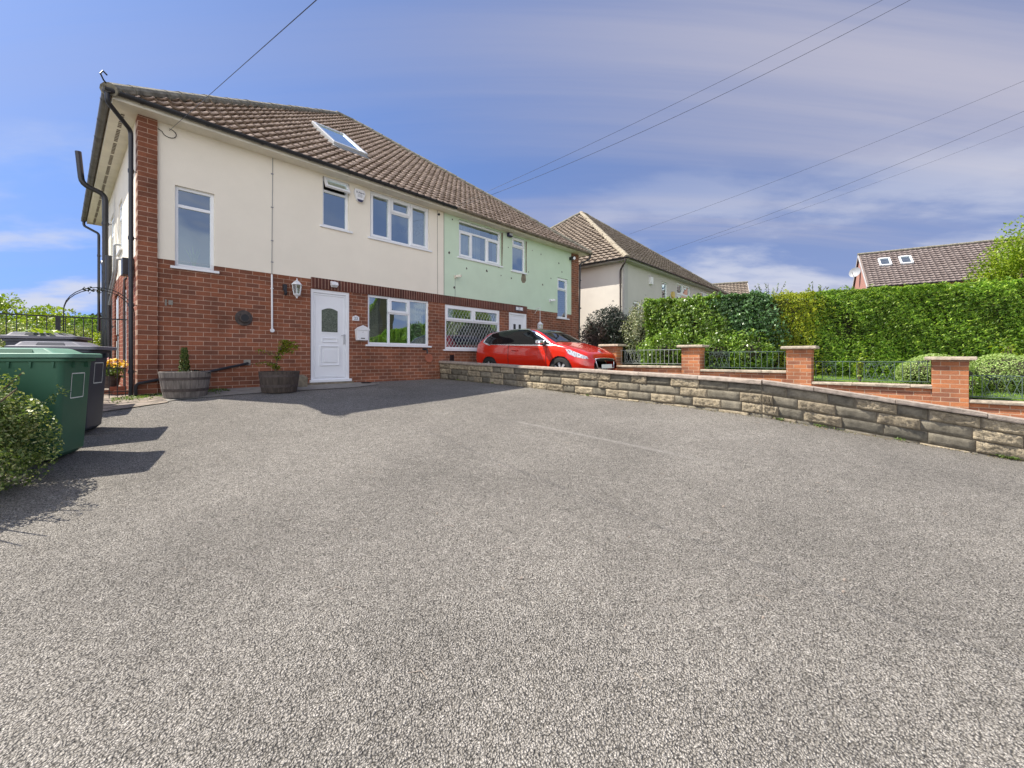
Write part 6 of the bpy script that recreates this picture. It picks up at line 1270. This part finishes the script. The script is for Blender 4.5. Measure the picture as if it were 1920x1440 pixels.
for (bx, bz, tx, tz, n) in [(-.04, .12, -.16, .17, 70), (-.03, .17, -.36, .18, 60), (0, .34, .08, .42, 160), (.02, .42, .33, .52, 260), (.05, .5, .12, .62, 160), (-.01, .3, -.35, .44, 45), (.03, .45, .26, .60, 200), (.02, .40, .22, .42, 130), (-.04, .08, -.02, .10, 90), (0, .25, -.02, .3, 110)]:
    mb.tube([(bx, 0, bz), ((bx + tx) / 2, .02, (bz + tz) / 2 + .04), (tx, 0, tz)], [.006, .004, .002], 4, False)
    for j in range(n): t = rnd.random() ** .6; PP.append((bx + (tx - bx) * t + rnd.gauss(0, .035), rnd.gauss(0, .05), bz + (tz - bz) * t + .03 * math.sin(t * 3) - abs(rnd.gauss(0, .03))))
mb.build('stems', 'bark', r); leaves('foliage', PP, .034, 'L_acer', r, nrm=(0, 0, .8), aspect=.6)
q = hw(2.52, -.42); mb = MB(); mb.rrect([(-.02, 0, 0, .12, .11, .03), (.20, .01, 0, .115, .10, .03), (.25, .0, .01, .08, .07, .03)], 3); mb.v = [(a + rnd.uniform(-.01, .01), b + rnd.uniform(-.01, .01), c_ + rnd.uniform(-.01, .01)) for a, b, c_ in mb.v]
o = mb.build('mossy_stone', 'step', None, bevel=.01); o.location = (q.x, q.y, g(q.x, q.y)); o.rotation_euler = (0, 0, RZ); tagit(o, 'mossy stone block standing between the dark barrel and the front door', 'stone')
q = hw(4.05, -.35); mb = MB(); mb.lathe([(.001, .02), (.10, .022), (.12, .012), (.12, 0)], n=20); o = mb.build('drain_cover', 'carblack', None); o.location = (q.x, q.y, g(q.x, q.y) + .014); tagit(o, 'small round dark drain cover in front of the living room window', 'drain cover')

# ------------------------------------------------------------------ red hatchback
def car():
    cx_ = hw(8.22, -2.38); r = root('parked_car', (cx_.x, cx_.y, g(cx_.x, cx_.y) + .01), math.atan2(-V.y, -V.x), 'bright red three-door hatchback parked nose out in front of the green house', 'car')
    # stations along the length: x, halfwidth, top height, floor height
    ST = [(-1.985, .62, .78, .42), (-1.95, .72, .92, .30), (-1.86, .79, 1.03, .24), (-1.70, .835, 1.22, .22), (-1.50, .855, 1.36, .2), (-1.2, .865, 1.385, .2), (-.8, .87, 1.42, .2), (-.35, .87, 1.43, .2), (.0, .87, 1.42, .2), (.22, .87, 1.385, .2), (.45, .87, 1.30, .2), (.75, .87, 1.145, .2), (.98, .87, 1.02, .2), (1.15, .868, .975, .2), (1.4, .86, .905, .2), (1.62, .84, .835, .2), (1.78, .80, .77, .2), (1.88, .74, .735, .22), (1.95, .64, .62, .24), (1.985, .50, .50, .30)]
    ST = np.array(ST); nx, nv = 230, 90; X = np.linspace(-1.985, 1.985, nx)
    Wd = np.interp(X, ST[:, 0], ST[:, 1]); T = np.interp(X, ST[:, 0], ST[:, 2]); F = np.interp(X, ST[:, 0], ST[:, 3])
    def sm(a, k):
        kk = np.hanning(k); kk /= kk.sum(); return np.convolve(np.pad(a, k // 2, mode='edge'), kk, 'valid')
    Wd, T = sm(Wd, 9), sm(T, 13)
    G = np.zeros((nx, nv, 3)); vv = np.linspace(0, 1, nv)
    for i, x in enumerate(X):
        w, t, f = Wd[i], T[i], F[i]; belt = np.interp(x, [-1.98, -1.3, -.2, .98, 1.5, 1.98], [1.02, 1.00, .955, .93, .85, .5]); cabin = np.clip((t - belt - .02) / .25, 0, 1)
        bz = min(belt, t - .05)
        low = [(0.0, f), (w * .80, f), (w * .955, f + .05), (w * .985, f + (bz - f) * .35), (w, f + (bz - f) * .58), (w * .985, f + (bz - f) * .86), (w * .955, bz)]
        # cabin sides lean inwards to the roof rail; on the bonnet the section closes with a rounded shoulder
        rw_ = .60 + .03 * np.clip((x + 1.5), 0, 1); top_c = [(w * .935, bz + (t - bz) * .06), (w * .935 * .5 + rw_ * .5 + .03, bz + (t - bz) * .5), (rw_ + .03, bz + (t - bz) * .86), (rw_ * .9, bz + (t - bz) * .955), (rw_ * .5, t - .006), (0, t)]
        top_b = [(w * .93, bz + (t - bz) * .35), (w * .87, bz + (t - bz) * .68), (w * .75, bz + (t - bz) * .84), (w * .55, bz + (t - bz) * .94), (w * .3, t - .004), (0, t)]
        top_ = [(a[0] * cabin + b[0] * (1 - cabin), a[1] * cabin + b[1] * (1 - cabin)) for a, b in zip(top_c, top_b)]
        P = np.array(low + top_); par = np.array([0, .08, .13, .22, .31, .41, .47, .50, .60, .70, .76, .88, 1.0]); y = np.interp(vv, par, P[:, 0]); z = np.interp(vv, par, P[:, 1]); G[i, :, 0] = x; G[i, :, 1] = y; G[i, :, 2] = z
    for _ in range(5):   # relax across the section and along the car
        A = G.copy(); A[:, 1:-1] = (G[:, :-2] + 2 * G[:, 1:-1] + G[:, 2:]) / 4; G = A; A = G.copy(); A[1:-1] = (G[:-2] + 2 * G[1:-1] + G[2:]) / 4; G = A
    G[:, -1, 1] = 0; G[:, 0, 1] = 0
    # crisp shoulder crease along the side
    full = np.concatenate([G, G[:, ::-1][:, 1:] * np.array([1, -1, 1])], 1); nt = full.shape[1]
    i, j = np.meshgrid(np.arange(nx - 1), np.arange(nt - 1), indexing='ij'); i = i.ravel(); j = j.ravel()
    idx = i * nt + j; Fq = np.stack([idx, idx + nt, idx + nt + 1, idx + 1], 1); Vv = full.reshape(-1, 3); C = Vv[Fq].mean(1); x, y, z = C[:, 0], np.abs(C[:, 1]), C[:, 2]
    def inpoly(px, pz, poly):
        c = np.zeros(len(px), bool); n = len(poly)
        for a in range(n):
            x0, z0 = poly[a]; x1, z1 = poly[(a + 1) % n]
            if z0 == z1: continue
            k = ((z0 > pz) != (z1 > pz)) & (px < (x1 - x0) * (pz - z0) / (z1 - z0) + x0); c ^= k
        return c
    side = y > .5
    sidewin = inpoly(x, z, [(-1.52, 1.06), (-1.30, 1.00), (-.2, .965), (.62, .945), (.93, .94), (.70, 1.06), (.30, 1.27), (.02, 1.36), (-.35, 1.385), (-.9, 1.37), (-1.30, 1.30), (-1.46, 1.18)]) & side
    trim = inpoly(x, z, [(-1.58, 1.06), (-1.33, .97), (-.2, .935), (.62, .917), (1.0, .915), (.72, 1.09), (.31, 1.295), (.02, 1.385), (-.35, 1.41), (-.9, 1.395), (-1.33, 1.325), (-1.52, 1.19)]) & side & ~sidewin
    ws = (x > .20) & (x < 1.0) & (y < np.interp(x, [.2, 1.0], [.555, .70])) & (z > np.interp(x, [.2, .98], [1.0, .98])) & ~sidewin & ~trim
    rw2 = (x < -1.56) & (x > -1.84) & (y < .56) & (z > 1.0)
    grille = (x > 1.80) & (z < .60) & (z > .30) & (y < .46)
    head = inpoly(x, z, [(1.36, .835), (1.52, .80), (1.72, .715), (1.88, .64), (1.90, .585), (1.80, .60), (1.62, .645), (1.46, .71)]) & (y > .44)
    wheelc = [(1.22, .315), (-1.25, .315)]; arch = np.zeros(len(x), bool)
    for wx, wz_ in wheelc: arch |= ((x - wx) ** 2 + (z - wz_) ** 2 < .345 ** 2) & (y > .55) & (z < .75)
    seam = (((np.abs(x - .80) < .009) & (z < .93) & (z > .25)) | ((np.abs(x + .50) < .009) & (z < .96) & (z > .25))) & side
    lamp_r = (x < -1.72) & (x > -1.97) & (z > .82) & (z < 1.02) & (y > .55)
    hoodseam = (np.abs(y - np.interp(x, [.98, 1.75], [.72, .52])) < .006) & (x > 1.0) & (x < 1.78) & (z > .7)
    used = sidewin | trim | ws | rw2 | grille | head | arch | lamp_r
    def part(nm, mask, mat, parent=r, off=0.0):
        f = Fq[mask]; u, inv = np.unique(f.ravel(), return_inverse=True); v = Vv[u].copy()
        if off:
            c = np.array([0, 0, .75]); d = v - c; d[:, 0] *= .2; d /= np.linalg.norm(d, axis=1)[:, None]; v = v + d * off
        return npmesh(nm, v, inv.reshape(-1, 4), mat, parent, smooth=True)
    body = part('body', ~used, 'car_red'); part('door_seams', (seam | hoodseam) & ~used, 'carblack', body, .002)
    gl_ = part('side_windows', sidewin, 'carglass', r, -.004); part('window_trim', trim, 'chrome', r, .001); part('windscreen', ws, 'carglass', r, -.002); part('rear_window', rw2, 'carglass', r); part('grille', grille, 'carblack', r, -.012); part('tail_light', lamp_r, 'car_red', r)
    for sg in (1, -1): part('headlight', head & (C[:, 1] * sg > 0), 'lamp', r, .001)
    for sg in (1, -1):
        for wx, _z in wheelc: part('wheel_arch', arch & (C[:, 1] * sg > 0) & (np.abs(x - wx) < .5), 'carblack', r, -.02)
    for (wx, wz_) in wheelc:
        for sg in (1, -1):
            mb = MB(); mb.lathe([(.19, -.09), (.29, -.095), (.315, -.06), (.315, .06), (.29, .095), (.21, .10), (.19, .08)], n=36); mb.v = [(wx + a, sg * (.765 + c_), wz_ + b) for a, b, c_ in mb.v]; w = mb.build('wheel', 'rubber', r, smooth=True, auto=40)
            mb = MB(); mb.lathe([(.01, .07), (.05, .075), (.06, .05)], n=18); mb.lathe([(.18, .02), (.20, .09), (.215, .095)], n=36)
            for k in range(7):
                a = k * 2 * math.pi / 7; d = Vector((math.cos(a), math.sin(a), 0)); s_ = Vector((-d.y, d.x, 0)); mb.quad(d * .04 + s_ * .02 + Vector((0, 0, .065)), d * .19 + s_ * .035 + Vector((0, 0, .075)), d * .19 - s_ * .035 + Vector((0, 0, .075)), d * .04 - s_ * .02 + Vector((0, 0, .065)))
            mb.lathe([(.001, .015), (.185, .015)], n=24); mb.v = [(wx + a, sg * (.765 + c_), wz_ + b) for a, b, c_ in mb.v]; mb.build('rim', 'alum', w)
    # mirrors, handles, grille frame, plate, badge
    for sg in (1, -1):
        mb = MB(); mb.rrect([(.955, .70, sg * .98, .05, .085, .03), (.975, .70, sg * .98, .075, .11, .04), (1.03, .695, sg * .98, .075, .11, .04), (1.06, .685, sg * .97, .05, .08, .03)], 4); m_ = mb.build('wing_mirror', 'chrome', r, smooth=True, auto=40)
        mb = MB(); mb.box(.66, .76, min(sg * .80, sg * .92), max(sg * .80, sg * .92), .93, .965); mb.build('mirror_arm', 'carblack', m_)
        mb = MB(); mb.tube([(-.36, sg * .875, .81), (-.34, sg * .895, .812), (-.18, sg * .895, .812), (-.16, sg * .875, .81)], .012, 6); mb.build('door_handle', 'car_red', r, smooth=True)
    def nose(y, z): k = np.argmin((Vv[:, 1] - y) ** 2 * 1 + (Vv[:, 2] - z) ** 2 * 4 - Vv[:, 0] * .02 + (Vv[:, 0] < 1.4) * 9); return Vv[k, 0]
    mb = MB(); ring = [(-.44, .585), (-.2, .60), (0, .603), (.2, .60), (.44, .585), (.38, .36), (-.38, .36), (-.44, .585)]
    mb.tube([(nose(a, b) + .008, a, b) for a, b in ring], .013, 6); mb.build('grille_frame', 'chrome', r, smooth=True)
    mb = MB(); nx0 = nose(0, .43) + .03; mb.box(nx0, nx0 + .012, -.24, .24, .355, .455); mb.build('number_plate', 'paintw', r, bevel=.003)
    mb = MB(); [mb.box(nx0 - .03, nx0 + .004, -.36, .36, z, z + .012) for z in (.53, .555)]; mb.build('grille_bars', 'carblack', r)
    kb = np.argmin(np.abs(Vv[:, 1]) + np.abs(Vv[:, 0] - 1.80) * 3 - Vv[:, 2]); bx, by, bz_ = Vv[kb]
    mb = MB(); mb.obox((1.815, 0, T[np.argmin(abs(X - 1.815))] + .006), (.045, .03, .006), Matrix.Rotation(R(28), 3, 'Y')); mb.tube([(1.79, -.03, .82), (1.83, .0, .80), (1.80, .035, .81)], .007, 5); mb.build('bonnet_badge', 'chrome', r, bevel=.004)
    for y in (-.25, .25):
        mb = MB(); mb.tube([(1.0, y, 1.015), (.95, y + .1, 1.04), (.86, y + .35, 1.085)], .008, 5); mb.build('wiper', 'carblack', r)
    mb = MB(); mb.box(-1.3, .9, -.70, .70, .45, .92); mb.rrect([(.92, .1, .35, .1, .22, .05), (1.25, .0, .35, .08, .2, .05)], 3); mb.rrect([(.92, .1, -.35, .1, .22, .05), (1.25, .0, -.35, .08, .2, .05)], 3); mb.build('interior', 'carblack', r)
    return r
car()

# ------------------------------------------------------------------ overhead cables
def cable(p0, p1, sag, label, r=.009, n=24):
    p0 = Vector(p0); p1 = Vector(p1); pts = [p0.lerp(p1, t) - Vector((0, 0, sag * 4 * t * (1 - t))) for t in np.linspace(0, 1, n)]
    mb = MB(); mb.tube(pts, r, 5); o = mb.build('overhead_cable', 'carblack', None, loc=tuple(p0)); tagit(o, label, 'cable', 'overhead cables'); return o
def ray(px, py, Y): return Vector(((px - 960) / 786 * Y, Y, HC + (671 - py) / 786 * Y))
A = hw(0.43, -.01, 5.50); b = ray(575, 16, 3.2); cable(A, A + (b - A) * 2.2, 0.0, 'leftmost cable, from the corner of the cream wall to the top edge', .0035)
mb = MB(); pts = [hw(.43 + .1 * math.sin(a), -.015, 5.45 + .08 * math.cos(a)) for a in np.linspace(0, 4.6, 14)] + [hw(.20, -.03, 5.5)]
o = MB(); o.tube(pts, .006, 5); q_ = o.build('cable_loop', 'carblack', None, loc=tuple(hw(.43, 0, 5.5))); tagit(q_, 'loose black cable loop on the cream wall by the corner', 'cable')
A = hw(6.75, -.36, 5.66); b = ray(1640, 0, 9.0); cable(A, A + (b - A) * 1.5, 0.45, 'lower, darker cable of the pair rising from the eaves to the top edge', .0046)
A = hw(6.7, -.36, 5.70); cable(A, A + (ray(1625, 0, 9.2) - A) * 1.5, 0.20, 'thinner upper cable of the pair rising from the eaves to the top edge', .004)
A = ray(1180, 439, 24.0); cable(A, ray(2100, 75, 16.0), 0.25, 'highest of the right-hand cables, rising from the pale house roof', .0055)
A = ray(1240, 474, 26.0); cable(A, ray(2100, 130, 17.0), 0.3, 'middle cable crossing the clouds on the right', .0065)
A = ray(1310, 463, 30.0); cable(ray(1310, 455, 30), ray(2100, 165, 20.0), 0.3, 'faint lowest cable above the far hedge on the right', .005)

# ------------------------------------------------------------------ twigs and loose chippings lying on the drive
n = 70; mb = MB(); rt_ = random.Random(12)
for k in range(n):
    x, y = rt_.uniform(-3.2, 4.2), rt_.uniform(1.6, 7.0); z = g(x, y) + .006; a = rt_.random() * 3.14; L_ = rt_.uniform(.015, .06)
    if k % 3: mb.tube([(x, y, z), (x + math.cos(a) * L_, y + math.sin(a) * L_ * 1.0, z + .004), (x + math.cos(a + .5) * L_ * 1.7, y + math.sin(a + .5) * L_ * 1.7, z)], .0014, 4)
    else: q = rt_.uniform(.004, .009); mb.rrect([(z - .004, x, y, q, q * .8, q * .3), (z + q * .7, x, y, q * .8, q * .6, q * .3)], 2)
o = mb.build('drive_litter', 'coping', None, loc=(0, 4, .2)); tagit(o, 'dry grass stalks and loose pale chippings scattered over the tarmac', 'litter', kind='stuff')
